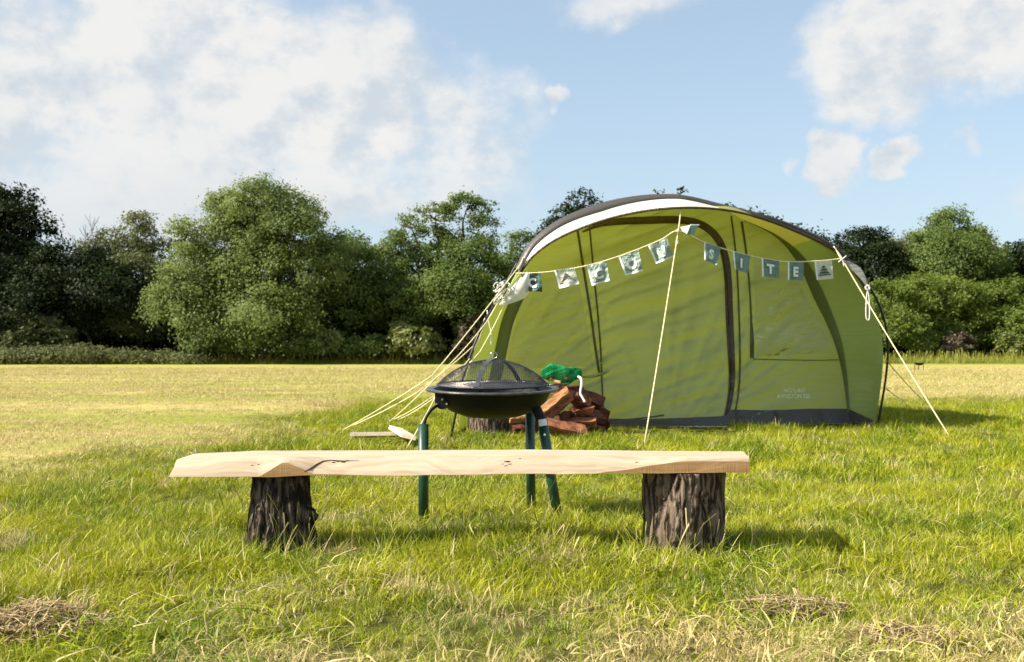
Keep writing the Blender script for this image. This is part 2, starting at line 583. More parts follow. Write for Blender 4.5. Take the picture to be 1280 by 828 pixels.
def build_grass():
    global M_GRASS
    rng = np.random.default_rng(3)
    near = [tuft_mesh('tuft_near', 40, .060, .080, .0042, 1.05, 4, rng, 1 if k % 3 == 0 else 0) for k in range(6)]
    mid = [tuft_mesh('tuft_mid', 30, .08, .085, .0060, 1.0, 3, rng, 0) for k in range(5)]
    short = [tuft_mesh('tuft_short', 26, .10, .040, .006, 1.2, 2, rng) for k in range(5)]
    straw = [tuft_mesh('tuft_straw', 22, .09, .035, .0035, 2.4, 3, rng) for k in range(4)]
    x, y = wedge_points(1.5, 5.2, 600)
    hh = .72 + .42 * lump(x, y, 1.5) + .25 * np.random.default_rng(1).uniform(-1, 1, len(x))
    hh *= np.where(y < 2.9 + .5 * lump(x, y, 1.1, .5) + .1 * x, .62, 1.0)
    u = uncut_np(x, y)
    o = scatter('meadow_grass', near, np.stack([x[u], y[u], gz(x[u], y[u])], 1), np.clip(hh[u], .3, 1.5), .34)
    tag(o, kind='stuff')
    x, y = wedge_points(5.2, 15.5, 190)
    u = uncut_np(x, y) & ~in_tent(x, y)
    x, y = x[u], y[u]
    hh = .78 + .40 * lump(x, y, 1.2) + .25 * RNG.uniform(-1, 1, len(x))
    o = scatter('long_grass', mid, np.stack([x, y, gz(x, y)], 1), np.clip(hh, .35, 1.5) * np.where((y > 8.2) & (y < 9.4) & (x > -.3) & (x < 3.6), np.where(x < 2.0, .55, 1.15), 1.0), .28)
    tag(o, kind='stuff')
    xs, ys = [], []
    for d0, d1, dn in ((4.0, 10, 130), (10, 20, 55), (20, 42, 16)):
        a, b = wedge_points(d0, d1, dn)
        u = ~uncut_np(a, b) & ~in_tent(a, b)
        xs.append(a[u]); ys.append(b[u])
    x, y = np.concatenate(xs), np.concatenate(ys)
    hh = np.clip(.85 + .4 * lump(x, y, .7), .4, 1.4) * np.clip(y / 12, 1, 2.2)
    o = scatter('mown_grass', short, np.stack([x, y, gz(x, y)], 1), hh)
    tag(o, kind='stuff')
    tall = [tuft_mesh('tuft_tall', 9, .05, .16, .0042, .8, 5, rng, 2) for k in range(4)]
    x = np.concatenate([RNG.normal(-.74, .12, 7), RNG.normal(.62, .16, 9), RNG.uniform(-.75, .5, 40), RNG.uniform(-2.6, 2.6, 40)])
    y = np.concatenate([RNG.uniform(3.28, 3.42, 16), RNG.uniform(3.3, 3.7, 40), RNG.uniform(2.6, 5.5, 40)])
    o = scatter('tall_grass', tall, np.stack([x, y, gz(x, y)], 1), RNG.uniform(.5, .95, len(x)))
    tag(o, kind='stuff')
    x, y = wedge_points(7, 45, 1.6)
    u = ~uncut_np(x, y) & (lump(x, y, .35, 2.0) > -.1) & ~in_tent(x, y)
    x, y = x[u], y[u]
    o = scatter('field_tussocks', mid, np.stack([x, y, gz(x, y)], 1), RNG.uniform(.45, 1.0, len(x)) * np.clip(y / 16, .8, 2.0), .3)
    tag(o, kind='stuff')
    # cut dry stalks lying in the worn foreground and over the mown field
    x, y = wedge_points(1.5, 3.6, 200)
    u = (lump(x, y, 1.4, .8) + .9 * (2.9 - y) + .12 * x + RNG.normal(0, .25, len(x))) > .15
    x, y = x[u], y[u]
    o = scatter('cut_straw', straw, np.stack([x, y, gz(x, y) + .015], 1), RNG.uniform(.7, 1.6, len(x)), .25)
    tag(o, kind='stuff')
    # rough uncut margin at the foot of the hedges
    keep, M_GRASS = M_GRASS, leaf_mat('margin_grass', (.17, .19, .025), (.30, .30, .06), .35, .01)
    rank = [tuft_mesh('tuft_rank', 26, .10, .105, .009, .7, 3, rng, 1) for k in range(4)]
    M_GRASS = keep
    xs = RNG.uniform(-45, 75, 12000); ys = np.where(xs > 8, RNG.uniform(58, 76, 12000), RNG.uniform(56, 60, 12000))
    o = scatter('field_margin_grass', rank, np.stack([xs, ys, 0 * xs], 1), np.where(xs > 8, RNG.uniform(2.0, 5.0, 12000), RNG.uniform(2.0, 4.0, 12000)))
    tag(o, kind='stuff')


build_grass()

# ------------------------------------------------------------------ materials for the things
def wood_mat(name, a, b, rough=.75, grain=(2.2, 60, 60), bump=.25, dark=None, saw=False):
    m, t, o = material(name)
    p = t.n('ShaderNodeTexCoord').outputs['Object']
    dist = t.noise(p, 3.0, 3)
    pp = t.vmath('ADD', t.scalevec(p, grain), t.scalevec(t.n('ShaderNodeCombineXYZ', {0: 0.0, 1: dist, 2: dist}).outputs[0], (0, 6, 6)))
    g = t.noise(pp, 1.0, 5, .6)
    c = t.mix(t.smooth(g, .3, .7), a, b)
    if dark:
        c = t.mix(t.smooth(t.noise(t.scalevec(p, (3, 22, 22)), 1.0, 4, .6), .55, .72, 0, .6), c, dark)
    h = g
    if saw:
        wv = t.noise(t.scalevec(p, (420, 30, 9)), 1.0, 3, .6)
        c = t.mix(t.smooth(wv, .45, .75, 0, .45), c, tuple(x * .6 for x in a))
        h = t.math('ADD', g, wv)
    bn = t.n('ShaderNodeBump', {'Height': h, 'Strength': bump, 'Distance': .004}).outputs[0]
    s = t.n('ShaderNodeBsdfPrincipled', {'Base Color': c, 'Roughness': rough, 'Specular IOR Level': .25, 'Normal': bn})
    t.nt.links.new(s.outputs[0], o.inputs[0])
    return m


def bark_mat(name, a, b, light):
    m, t, o = material(name)
    p = t.n('ShaderNodeTexCoord').outputs['Object']
    v = t.n('ShaderNodeTexVoronoi', {'Vector': t.vmath('ADD', t.scalevec(p, (1, 1, .16)), t.scalevec(t.noise(p, 9, 3, out=1), (.05, .05, .05))), 'Scale': 34.0}, feature='DISTANCE_TO_EDGE').outputs['Distance']
    n = t.noise(t.scalevec(p, (1, 1, .3)), 40, 6, .65)
    c = t.mix(t.smooth(v, .02, .22), a, b)
    c = t.mix(t.smooth(n, .50, .72, 0, .8), c, light)
    bn = t.n('ShaderNodeBump', {'Height': t.math('ADD', t.smooth(v, 0, .25), t.math('MULTIPLY', n, .8)), 'Strength': .9, 'Distance': .012}).outputs[0]
    s = t.n('ShaderNodeBsdfPrincipled', {'Base Color': c, 'Roughness': .95, 'Specular IOR Level': .15, 'Normal': bn})
    t.nt.links.new(s.outputs[0], o.inputs[0])
    return m


M_PLANK = wood_mat('plank_wood', (.40, .305, .205), (.53, .43, .315), bump=.25, dark=(.36, .235, .13))
M_SAWN_SHADED = wood_mat('shaded_sawn_wood', (.36, .205, .085), (.48, .295, .135), bump=.45, saw=True)  # tan sawn face with saw marks; its browner tone also paints shade
M_KNOT = simple('dark_knot', (.07, .035, .015), .9, var=.4, bump=.6)
M_BARK = bark_mat('stump_bark', (.035, .025, .018), (.17, .125, .088), (.36, .28, .21))
M_BARKD = bark_mat('dark_stump_bark', (.016, .012, .009), (.085, .065, .048), (.24, .19, .14))
M_LOGTOP = wood_mat('stump_top', (.35, .25, .14), (.5, .38, .24))
M_BLACK = simple('black_enamel', (.006, .006, .007), .5, spec=.25, var=.2, bump=.05)
M_RIM = simple('worn_black_enamel', (.05, .05, .052), .30, var=.4, bump=.1)
M_STEEL = simple('chrome_wire', (.6, .58, .55), .25, 1.0)
M_MESH = simple('black_wire_mesh', (.03, .03, .032), .45)
M_GRATE = simple('grey_grate_steel', (.20, .19, .18), .35, 1.0, var=.6, scale=12)
M_GREENLEG = simple('green_paint', (.010, .050, .028), .38, var=.25, bump=.04, coat=.2)
M_LABEL = simple('white_sticker', (.75, .77, .8), .5, var=.1)
M_ROPE = simple('cream_rope', (.80, .70, .40), .8, var=.12, scale=200, bump=.4, bscale=300)
M_ROPEW = simple('white_cord', (.78, .76, .68), .8, var=.12, scale=200)
M_ROPED = simple('grey_cord', (.30, .28, .16), .8)
M_PEG = simple('peg_metal', (.2, .2, .2), .4, 1.0)
M_TENT = fabric('tent_wall_cloth', (.305, .395, .17), .48, col2=(.47, .54, .20), bump=.3)
M_ROOF = fabric('tent_roof_cloth', (.36, .39, .16), .58, col2=(.70, .66, .22), bump=.25)
M_WING = fabric('tent_side_cloth', (.36, .45, .18), .46, col2=(.44, .55, .19), bump=.25)
M_FLAP = fabric('white_flap_cloth', (.85, .84, .80), .55, gloss=.02, bump=.2)
M_WHITE = fabric('white_canvas', (.80, .76, .67), .25, gloss=.03, bump=.15)
M_GREY = fabric('grey_webbing', (.070, .062, .056), .05, gloss=.05, bump=.2)
M_VAL = fabric('mud_valance_cloth', (.036, .033, .032), .08, gloss=.05, bump=.5)
M_ZIP = fabric('brown_zip_tape', (.095, .068, .036), .2, gloss=.05, bump=.5, stretch=(60, 60, 60))
M_SEAM = fabric('dark_seam_tape', (.075, .085, .022), .15)
M_POLE = simple('black_fibreglass', (.012, .012, .012), .35)
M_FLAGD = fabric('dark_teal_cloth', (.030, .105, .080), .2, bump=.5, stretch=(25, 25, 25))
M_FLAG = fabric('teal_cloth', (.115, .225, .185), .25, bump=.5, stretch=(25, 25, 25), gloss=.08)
M_FLAGLIT = fabric('sunlit_teal_cloth', (.30, .42, .36), .25, bump=.8, stretch=(30, 30, 30), gloss=.10)  # same teal lightened, the sun's sheen put into the colour
M_FLAGW = fabric('white_flag_cloth', (.72, .73, .64), .25, bump=.4, stretch=(25, 25, 25))
M_LETTER = simple('white_print', (.80, .84, .80), .7, var=.05)
M_PRINT = simple('pale_print', (.70, .74, .55), .7, var=.25, scale=60)
M_LOG = wood_mat('red_log_wood', (.15, .050, .026), (.36, .145, .075), bump=.5, grain=(10, 40, 40), dark=(.08, .03, .02))
M_LOGD = wood_mat('dark_log_wood', (.060, .020, .014), (.16, .055, .035), bump=.5, grain=(10, 40, 40), dark=(.04, .02, .012))
M_LOGO = wood_mat('tan_log_wood', (.30, .135, .055), (.46, .25, .115), bump=.5, grain=(10, 40, 40), dark=(.2, .08, .03))
M_PALE = wood_mat('pale_board_wood', (.62, .48, .36), (.78, .66, .54), bump=.2)
M_NET = simple('green_netting', (.006, .36, .11), .8, var=.35)
M_KIND = wood_mat('kindling_wood', (.36, .22, .10), (.5, .34, .18))

# ------------------------------------------------------------------ bench
def build_bench():
    Y0 = 3.40
    root = empty('bench', (-.18, 3.5, 0), 'rustic bench of one thick pale plank resting on two bark covered stumps', 'bench')
    us = np.linspace(212, 936, 190)

    def interp(tab, u):
        return np.interp(u, [a for a, b in tab], [b for a, b in tab])
    top = [(212, 577), (222, 575), (300, 571.5), (420, 571), (640, 570), (760, 570.5), (850, 572), (936, 572)]
    bot = [(212, 596), (300, 596.5), (345, 596.5), (392, 594), (470, 595), (560, 594), (640, 593), (790, 592), (936, 591)]
    brk = [(212, .0), (325, .02), (338, .35), (352, .72), (360, .74), (378, .40), (392, .05), (420, .06), (500, .0), (640, .03), (745, .0), (770, .16), (800, .38), (830, .64), (850, .78), (936, .80)]
    rec = [(212, .046), (320, .040), (355, .018), (380, .026), (420, .040), (560, .038), (700, .040), (800, .03), (860, .006), (936, .004)]
    rows, idx = [], []
    NX = len(us)
    secs = []
    for u in us:
        X = (u - 640) / F * Y0
        zt = P(u, float(interp(top, u)), Y0 + .03).z
        zb = P(u, float(interp(bot, u)), Y0).z
        zt += .0015 * noise.noise((X * 6, 0, 3))
        zb += .002 * noise.noise((X * 9, 2, 3))
        f = max(0.0, float(interp(brk, u)) + .03 * noise.noise((X * 14, 5, 1)))
        rc = float(interp(rec, u))
        back = Y0 + .225
        # front vertical sawn face (zb -> zk), then the sloping waney face up to the top edge
        zk = zb + (zt - zb) * f
        pts = [(back, zb)]
        for k in range(3): pts.append((Y0, zb + (zk - zb) * k / 2))
        for k in range(1, 5):
            q = k / 4
            pts.append((Y0 + rc * (q ** 1.25) + .0015 * noise.noise((X * 10, q * 3, 7)), zk + (zt - zk) * q))
        pts += [(Y0 + rc + .012, zt + .002), (back - .01, zt + .003), (back, zt - .006), (back, zb + .004)]
        sk_l = .0 if u > 240 else (240 - u) / 28 * .012
        secs.append([(X + .030 * max(0, (u - 925) / 11) * (yv - Y0) / .225 + (.02 * (zv - zb) / .06 if u < 214 else 0), yv, zv) for yv, zv in pts])
    m = len(secs[0])
    V = [p for s in secs for p in s]
    Fc, mi = [], []
    for i in range(NX - 1):
        for j in range(m):
            j2 = (j + 1) % m
            Fc.append((i * m + j, (i + 1) * m + j, (i + 1) * m + j2, i * m + j2))
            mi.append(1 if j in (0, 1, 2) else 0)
    Fc.append(tuple(range(m))); mi.append(0)
    Fc.append(tuple((NX - 1) * m + j for j in reversed(range(m)))); mi.append(1)
    pl = mesh_np('seat_plank', V, Fc, parent=root, mats=[M_PLANK, M_SAWN_SHADED], mat_idx=mi)

    def face(u, v):  # point on the waney front face
        zt = P(u, float(interp(top, u)), Y0 + .03).z; zb = P(u, float(interp(bot, u)), Y0).z
        f = float(interp(brk, u)); rc = float(interp(rec, u)); zk = zb + (zt - zb) * f
        z = P(u, v, Y0 + .015).z
        q = max(0, min(1, (z - zk) / max(1e-4, zt - zk)))
        return Vector(((u - 640) / F * Y0, Y0 + rc * q ** 1.25 - .0005, z))
    b = MB()
    b.tube([face(u, v) for u, v in ((381, 589), (388, 586), (395, 581), (403, 577), (412, 576), (428, 577), (448, 576.5))], [.001, .0035, .003, .0022, .0016, .002, .0005], 6)
    for (u, v, r) in ((421, 577, .006), (428, 578, .005), (433, 576.5, .0035), (416, 578.5, .003)):
        c = face(u, v)
        b.tube([c + Vector((-r * 1.8, 0, 0)), c, c + Vector((r * 1.8, 0, 0))], [.0008, r * .55, .0008], 6)
    b.build('crack', M_KNOT, pl)
    b = MB()
    for (u, v, r, sl) in ((634, 577.5, .006, .1), (637, 580.5, .004, .2), (632, 582.5, .003, .5), (628, 580.5, .0025, .1), (650, 574, .002, 0), (314, 582, .0022, 0), (322, 581, .0018, 0), (796, 578, .0025, 0)):
        c = face(u, v)
        b = MB()
        b.tube([c + Vector((-r * 2, 0, -r * sl)), c, c + Vector((r * 2, 0, r * sl))], [.0008, r * .5, .0008], 6)
        b.build('knot', M_KNOT, pl)

    def stump(cx, cy, rt, rb, ztop, seed, mat, nub=None, flat=0.0):
        NA, NZ = 150, 46
        V = []
        for k in range(NZ + 1):
            q = k / NZ
            z = -.03 + (ztop + .03) * q
            rr = rb + (rt - rb) * q ** .7
            if z < .05: rr += .012 * (1 - z / .05) * .6
            for a in range(NA):
                th = 2 * math.pi * a / NA
                c, s = math.cos(th), math.sin(th)
                wv = noise.noise((c * 1.2 + seed, s * 1.2, z * 1.5))
                gr = noise.noise((c * 6.5 + seed + .5 * noise.noise((c * 2, s * 2, z * 12)), s * 6.5, z * 5.0))
                gr2 = noise.noise((c * 13 + seed, s * 13, z * 9))
                d = .016 * wv + .020 * (abs(gr) ** .6 - .5) + .007 * gr2
                if nub:
                    dth = (th - nub[0] + math.pi) % (2 * math.pi) - math.pi
                    e = math.exp(-(dth / nub[2]) ** 2 - ((z - nub[1]) / nub[3]) ** 2)
                    d += nub[4] * e * (1 + 1.2 * noise.noise((c * 20, s * 20, z * 60)))
                r = rr + d
                V.append((cx + r * c, cy + r * s * (1 - flat), z))
        Fc = []
        for k in range(NZ):
            for a in range(NA):
                a2 = (a + 1) % NA
                Fc.append((k * NA + a, k * NA + a2, (k + 1) * NA + a2, (k + 1) * NA + a))
        Fc.append(tuple(NZ * NA + a for a in range(NA)))
        return mesh_np('stump_leg', V, Fc, mat, root, smooth=True)
    sl = stump(-.815, 3.525, .100, .142, .2685, 3.0, M_BARKD, nub=(-.35, .13, .16, .022, .035))
    sl['label'] = 'dark flared stump with a broken branch nub'
    sr = stump(.607, 3.535, .140, .140, .2835, 11.0, M_BARK, nub=(-1.25, .20, .22, .03, .012))
    sr['label'] = 'thick straight stump with deeply furrowed bark'


build_bench()

# ------------------------------------------------------------------ fire pit
def fire_pit():
    c = Vector((-.082, 4.25, 0))
    ZR = .538
    def lean(b):   # the bowl hangs a little low at the front
        m = Matrix.Translation((c.x, c.y, ZR)) @ Matrix.Rotation(R(2.4), 4, 'X') @ Matrix.Translation((-c.x, -c.y, -ZR))
        b.v = [tuple(m @ Vector(p)) for p in b.v]
        return b
    root = empty('fire_pit', c, 'black steel fire bowl under a mesh dome on three green legs behind the bench', 'fire pit')
    b = MB()
    prof = [(.0, -.118), (.06, -.117), (.12, -.110), (.18, -.088), (.225, -.052), (.245, -.012), (.250, -.003), (.276, .0), (.281, .003), (.281, .007), (.276, .009), (.250, .005), (.238, -.012), (.21, -.052), (.16, -.085), (.10, -.102), (.0, -.108)]
    b.lathe((c.x, c.y, ZR), prof, 72)
    bowl = lean(b).build('bowl', M_BLACK, root, True)
    b = MB()
    b.lathe((c.x, c.y, ZR), [(.252, .0068), (.272, .0105), (.2825, .0085), (.2845, .004), (.2825, -.001), (.277, -.0015)], 72)
    lean(b).build('rim', M_RIM, bowl, True)
    # cooking grate
    b = MB()
    zg = ZR + .021
    for k in range(-7, 8):
        yy = k * .031
        h = math.sqrt(max(0, .225 ** 2 - yy ** 2))
        b.tube([(c.x - h, c.y + yy, zg), (c.x + h, c.y + yy, zg)], .0022, 6)
    ring = [(c.x + .228 * math.cos(a), c.y + .228 * math.sin(a), zg) for a in np.linspace(0, 2 * math.pi, 49)]
    b.tube(ring, .003, 6, False)
    b.tube([(c.x + .22, c.y - .03, zg), (c.x + .27, c.y - .03, zg + .004), (c.x + .325, c.y - .035, zg + .008)], .0035, 8)
    lean(b).build('cooking_grate', M_GRATE, root, True)
    # domed spark guard: woven wires
    RD, HD = .238, .106
    RS = (RD * RD + HD * HD) / (2 * HD)
    zc = ZR + .024 + HD - RS

    def dz_(x, y):
        return zc + math.sqrt(max(0, RS * RS - x * x - y * y))
    b = MB()
    st = .0078
    n = int(RD / st)
    for axis_ in (0, 1):
        for k in range(-n, n + 1):
            o_ = k * st
            h = math.sqrt(max(0, RD * RD - o_ * o_))
            if h < .01: continue
            pts = []
            for q in np.linspace(-h, h, 16):
                x, y = (q, o_) if axis_ == 0 else (o_, q)
                pts.append((c.x + x, c.y + y, dz_(x, y)))
            b.tube(pts, .00062, 3, False)
    dome = lean(b).build('mesh_dome', M_MESH, root)
    b = MB()
    b.tube([(c.x + RD * math.cos(a), c.y + RD * math.sin(a), ZR + .024) for a in np.linspace(0, 2 * math.pi, 61)], .0030, 6, False)
    lean(b).build('hoop', M_MESH, dome, True)
    # two straps crossing the dome
    for ang in (R(-105), R(62)):
        d = Vector((math.cos(ang), math.sin(ang), 0)); w = Vector((-d.y, d.x, 0)) * .011
        rows = []
        for r in np.linspace(.0, RD, 14):
            p = Vector((c.x, c.y, 0)) + d * r
            z = dz_(d.x * r, d.y * r) + .004
            rows.append([p - w + Vector((0, 0, z)), p + w + Vector((0, 0, z)), p + w + Vector((0, 0, z - .003)), p - w + Vector((0, 0, z - .003)), p - w + Vector((0, 0, z))])
        b = MB(); b.grid(rows); lean(b).build('strap', M_RIM, dome)
    b = MB()
    zt = ZR + .024 + HD
    b.tube([(c.x + .004 + .014 * math.cos(a), c.y, zt + .017 + .014 * math.sin(a)) for a in np.linspace(0, 2 * math.pi, 25)], .0022, 6, False)
    lean(b).build('lifting_ring', M_STEEL, dome, True)
    # legs
    # left leg: bracket, curved black rod, green tube
    foot = Vector((-.360, 4.07, 0))
    bk = Vector((-.300, 4.13, 0))
    b = MB()
    b.tube([foot + Vector((0, 0, -.03)), Vector((foot.x - .002, foot.y, .405))], [.0205, .0215], 18)
    leg = b.build('leg', M_GREENLEG, root, True)
    b = MB()
    b.tube(spline([(foot.x, foot.y, .37), (foot.x + .002, foot.y + .002, .41), (foot.x + .014, foot.y + .01, .442), (foot.x + .034, foot.y + .02, .466), (bk.x, bk.y, .483), (bk.x + .02, bk.y + .01, .492)], 14), .0065, 8)
    b.build('curved_rod', M_BLACK, leg, True)
    b = MB()
    b.tube([(bk.x + .012, bk.y - .014, .493), (bk.x + .012, bk.y + .014, .493)], .031, 20)
    b.box((bk.x + .010, bk.y, .518), (.058, .026, .036))
    b.build('bracket', M_BLACK, leg)
    b = MB()
    for dx_, dz in ((-.012, -.008), (.030, -.008), (.012, .010)):
        b.tube([(bk.x + dx_, bk.y - .0145, .493 + dz), (bk.x + dx_, bk.y - .019, .493 + dz)], .0042, 8)
    b.build('bolt', M_STEEL, leg)
    # far right leg
    foot = Vector((.0870, 4.50, 0))
    b = MB()
    b.tube([foot + Vector((0, 0, -.03)), (.0800, 4.46, .447)], [.021, .021], 18)
    leg = b.build('leg', M_GREENLEG, root, True)
    b = MB()
    b.box((.078, 4.452, .485), (.036, .03, .085))
    b.build('bracket', M_BLACK, leg)
    # near right leg, splayed outwards
    top = Vector((.098, 4.20, .470)); mid_ = Vector((.128, 4.185, .407)); foot = Vector((.196, 4.15, -.03))
    b = MB()
    b.tube([mid_, foot], [.0215, .0205], 18)
    leg = b.build('leg', M_GREENLEG, root, True)
    b = MB()
    b.tube([top + Vector((-.02, .03, .03)), top, mid_ + (mid_ - foot).normalized() * -.004], [.019, .021, .0225], 14)
    b.box((.085, 4.215, .492), (.034, .03, .05))
    b.build('bracket', M_BLACK, leg, False)
    ax = (mid_ - foot).normalized()
    b = MB()
    rows = []
    side = Vector((1, 0, 0)) - ax * ax.x; side.normalize()
    outw = ax.cross(side); outw = outw if outw.y < 0 else -outw
    for q in (-.014, .014):
        rows.append([mid_ + ax * (q - .004) + (side * math.sin(a) + outw * math.cos(a)) * .0232 for a in np.linspace(-.85, .85, 9)])
    b.grid(rows)
    b.build('sticker', M_LABEL, leg)
    b = MB()
    pb = mid_ - ax * .055 + outw * .021
    b.tube([pb, pb + outw * .004], .005, 10)
    b.build('bolt', M_STEEL, leg)
    for (x, y, z) in ((.052, 4.115, .492), (.060, 4.12, .475)):
        b = MB()
        b.tube([(x, y - .004, z), (x, y - .012, z)], .004, 8)
        b.build('bolt', M_STEEL, bowl)


fire_pit()


def small_fire_bowl():
    g = G(1149, 464)
    s = .17
    root = empty('fire_bowl', g, 'small dark fire bowl on thin legs far off before the right hedge', 'fire pit')
    b = MB()
    b.lathe((g.x, g.y, .30), [(0, -.10), (.10, -.085), (.155, -.03), (.17, 0), (.175, .004), (.15, 0), (.09, -.06), (0, -.075)], 24)
    b.build('bowl', M_BLACK, root, True)
    for a in (0.1, 2.3, 4.2):
        b = MB()
        p = Vector((g.x + .16 * math.cos(a), g.y + .16 * math.sin(a), 0))
        b.tube([p + Vector((0, 0, -.02)), p + Vector((0, 0, .29))], .012, 8)
        b.build('leg', M_BLACK, root)


small_fire_bowl()

# ------------------------------------------------------------------ tent
ST = [  # hoop (u, v, depth) ; cloth edge ; front wall border
    ((563, 551, 8.25), (571, 549, 8.50), (590, 549, 9.10)),
    ((571, 510, 8.25), (577, 510, 8.50), (598, 512, 9.10)),
    ((579, 472, 8.27), (583, 472, 8.50), (611, 472, 9.10)),
    ((598, 419, 8.32), (600, 421, 8.50), (621, 423, 9.10)),
    ((611, 393, 8.40), (612, 395, 8.50), (627, 397, 9.10)),
    ((626, 368, 8.48), (629, 371, 8.50), (640, 369, 9.10)),
    ((646, 330, 8.55), (649, 344, 8.48), (655, 341, 9.15)),
    ((664, 301, 8.60), (668, 319, 8.45), (670, 312, 9.20)),
    ((700, 273.5, 8.65), (700, 297, 8.40), (702, 287, 9.25)),
    ((750, 254, 8.70), (750, 277, 8.35), (750, 266, 9.30)),
    ((800, 244.3, 8.75), (800, 265, 8.35), (800, 258, 9.30)),
    ((850, 243.5, 8.80), (850, 260, 8.35), (850, 254, 9.30)),
    ((900, 254.5, 8.85), (900, 262, 8.50), (902, 261, 9.35)),
    ((945, 266, 8.90), (945, 271, 8.75), (930, 276, 9.40)),
    ((990, 281, 9.00), (990, 287, 8.95), (968, 296, 9.45)),
    ((1044, 308, 9.10), (1042, 312, 9.10), (996, 328, 9.50)),
    ((1074, 341, 9.20), (1070, 342, 9.20), (1017, 373, 9.55)),
    ((1098, 379, 9.25), (1088, 374, 9.25), (1033, 405, 9.60)),
    ((1109, 420, 9.30), (1102, 422, 9.30), (1045, 436, 9.60)),
    ((1108, 466, 9.35), (1103, 466, 9.35), (1054, 475, 9.65)),
    ((1097, 534, 9.40), (1094, 530, 9.40), (1061, 530, 9.65)),
]
NS = 141
HS = spline([s[0] for s in ST], NS)
ES = spline([s[1] for s in ST], NS)
WS = spline([s[2] for s in ST], NS)
TI = np.linspace(0, len(ST) - 1, NS)


def PW(a, dz=0):
    p = P(*a)
    if p.z < 0: p.z = 0
    return p


iTop = int(np.argmin(WS[:, 1]))
WL, WR = WS[:iTop + 1], WS[iTop:]


def wall_edges(v):
    uL = np.interp(-v, -WL[:, 1], WL[:, 0]); dL = np.interp(-v, -WL[:, 1], WL[:, 2])
    uR = np.interp(v, WR[:, 1], WR[:, 0]); dR = np.interp(v, WR[:, 1], WR[:, 2])
    return uL, dL, uR, dR


def wall_depth(u, v, wr=1.0):
    uL, dL, uR, dR = wall_edges(v)
    t = min(1, max(0, (u - uL) / max(1, uR - uL)))
    d = dL + (dR - dL) * t
    low = min(1, max(0, (v - 262) / 280))
    e = math.sin(math.pi * t)
    # bellies forward towards the door seam at u = 910
    tent_ = max(0, 1 - abs(u - 905) / (270 if u < 905 else 150))
    d -= (.05 + .27 * low) * tent_ * e ** .5
    k = e ** .6 * wr
    # sagging folds of the cloth
    f1 = noise.noise((u * .006 + 3, (v + .22 * u) * .045, 1.0))
    f2 = noise.noise((u * .011 + 9, (v + .42 * u) * .085, 4.0))
    fan = noise.noise((math.atan2(v - 560, u - 560) * 16, math.hypot(u - 560, v - 560) * .004, 2.0)) if u < 780 else noise.noise((math.atan2(v - 560, u - 830) * 14, math.hypot(u - 830, v - 560) * .004, 8.0))
    fan = .55 * fan - .55 * math.exp(-(fan / .10) ** 2) * min(1.0, max(0.0, (v - 300) / 120))
    cr = noise.noise((u * .0045 + 5, (v + .38 * u) * .040, 11.0))
    cr2 = noise.noise((u * .007 + 2, (v + .30 * u) * .075, 17.0))
    d += k * (.022 * math.exp(-(cr / .09) ** 2) + .010 * low * math.exp(-(cr2 / .08) ** 2))
    d += k * (.040 * f1 + .008 * f2 + .050 * fan * (.45 if 760 < u < 915 else 1.0))
    return d


def wpt(u, v, off=0.0, wr=1.0):
    return P(u, v, wall_depth(u, v, wr) - off)


def wall_strip(pts, w, off=.012, name=None, mat=None, parent=None, nseg=40):
    """a raised tape sewn on the front wall along a line"""
    sp = spline(pts, nseg)
    rows = []
    for i, q in enumerate(sp):
        a, b_ = sp[max(0, i - 1)], sp[min(nseg - 1, i + 1)]
        t = (b_ - a)[:2]; t /= (np.hypot(*t) + 1e-9)
        nrm = np.array([-t[1], t[0]])
        ww = (q[2] if len(q) > 2 else w) / 2
        l, r = q[:2] - nrm * ww, q[:2] + nrm * ww
        rows.append([wpt(l[0], l[1], 0.0), wpt(l[0], l[1], off * .8), wpt(q[0], q[1], off), wpt(r[0], r[1], off * .8), wpt(r[0], r[1], 0.0)])
    b = MB(); b.grid(rows)
    return b.build(name, mat, parent, True)


def text_mesh(txt, off=.0):
    cu = bpy.data.curves.new('txt', 'FONT')
    cu.body = txt
    cu.align_x = 'CENTER'
    cu.offset = off
    cu.resolution_u = 3
    o = bpy.data.objects.new('txt', cu)
    COL.objects.link(o)
    dg = bpy.context.evaluated_depsgraph_get()
    me = bpy.data.meshes.new_from_object(o.evaluated_get(dg))
    bpy.data.objects.remove(o)
    bm = bmesh.new(); bm.from_mesh(me)
    bmesh.ops.triangulate(bm, faces=bm.faces)
    bmesh.ops.subdivide_edges(bm, edges=[e for e in bm.edges if e.calc_length() > .18], cuts=1)
    bmesh.ops.triangulate(bm, faces=bm.faces)
    V = np.array([v.co[:] for v in bm.verts]); Fc = [[v.index for v in f.verts] for f in bm.faces]
    bm.free(); bpy.data.meshes.remove(me)
    return V, Fc


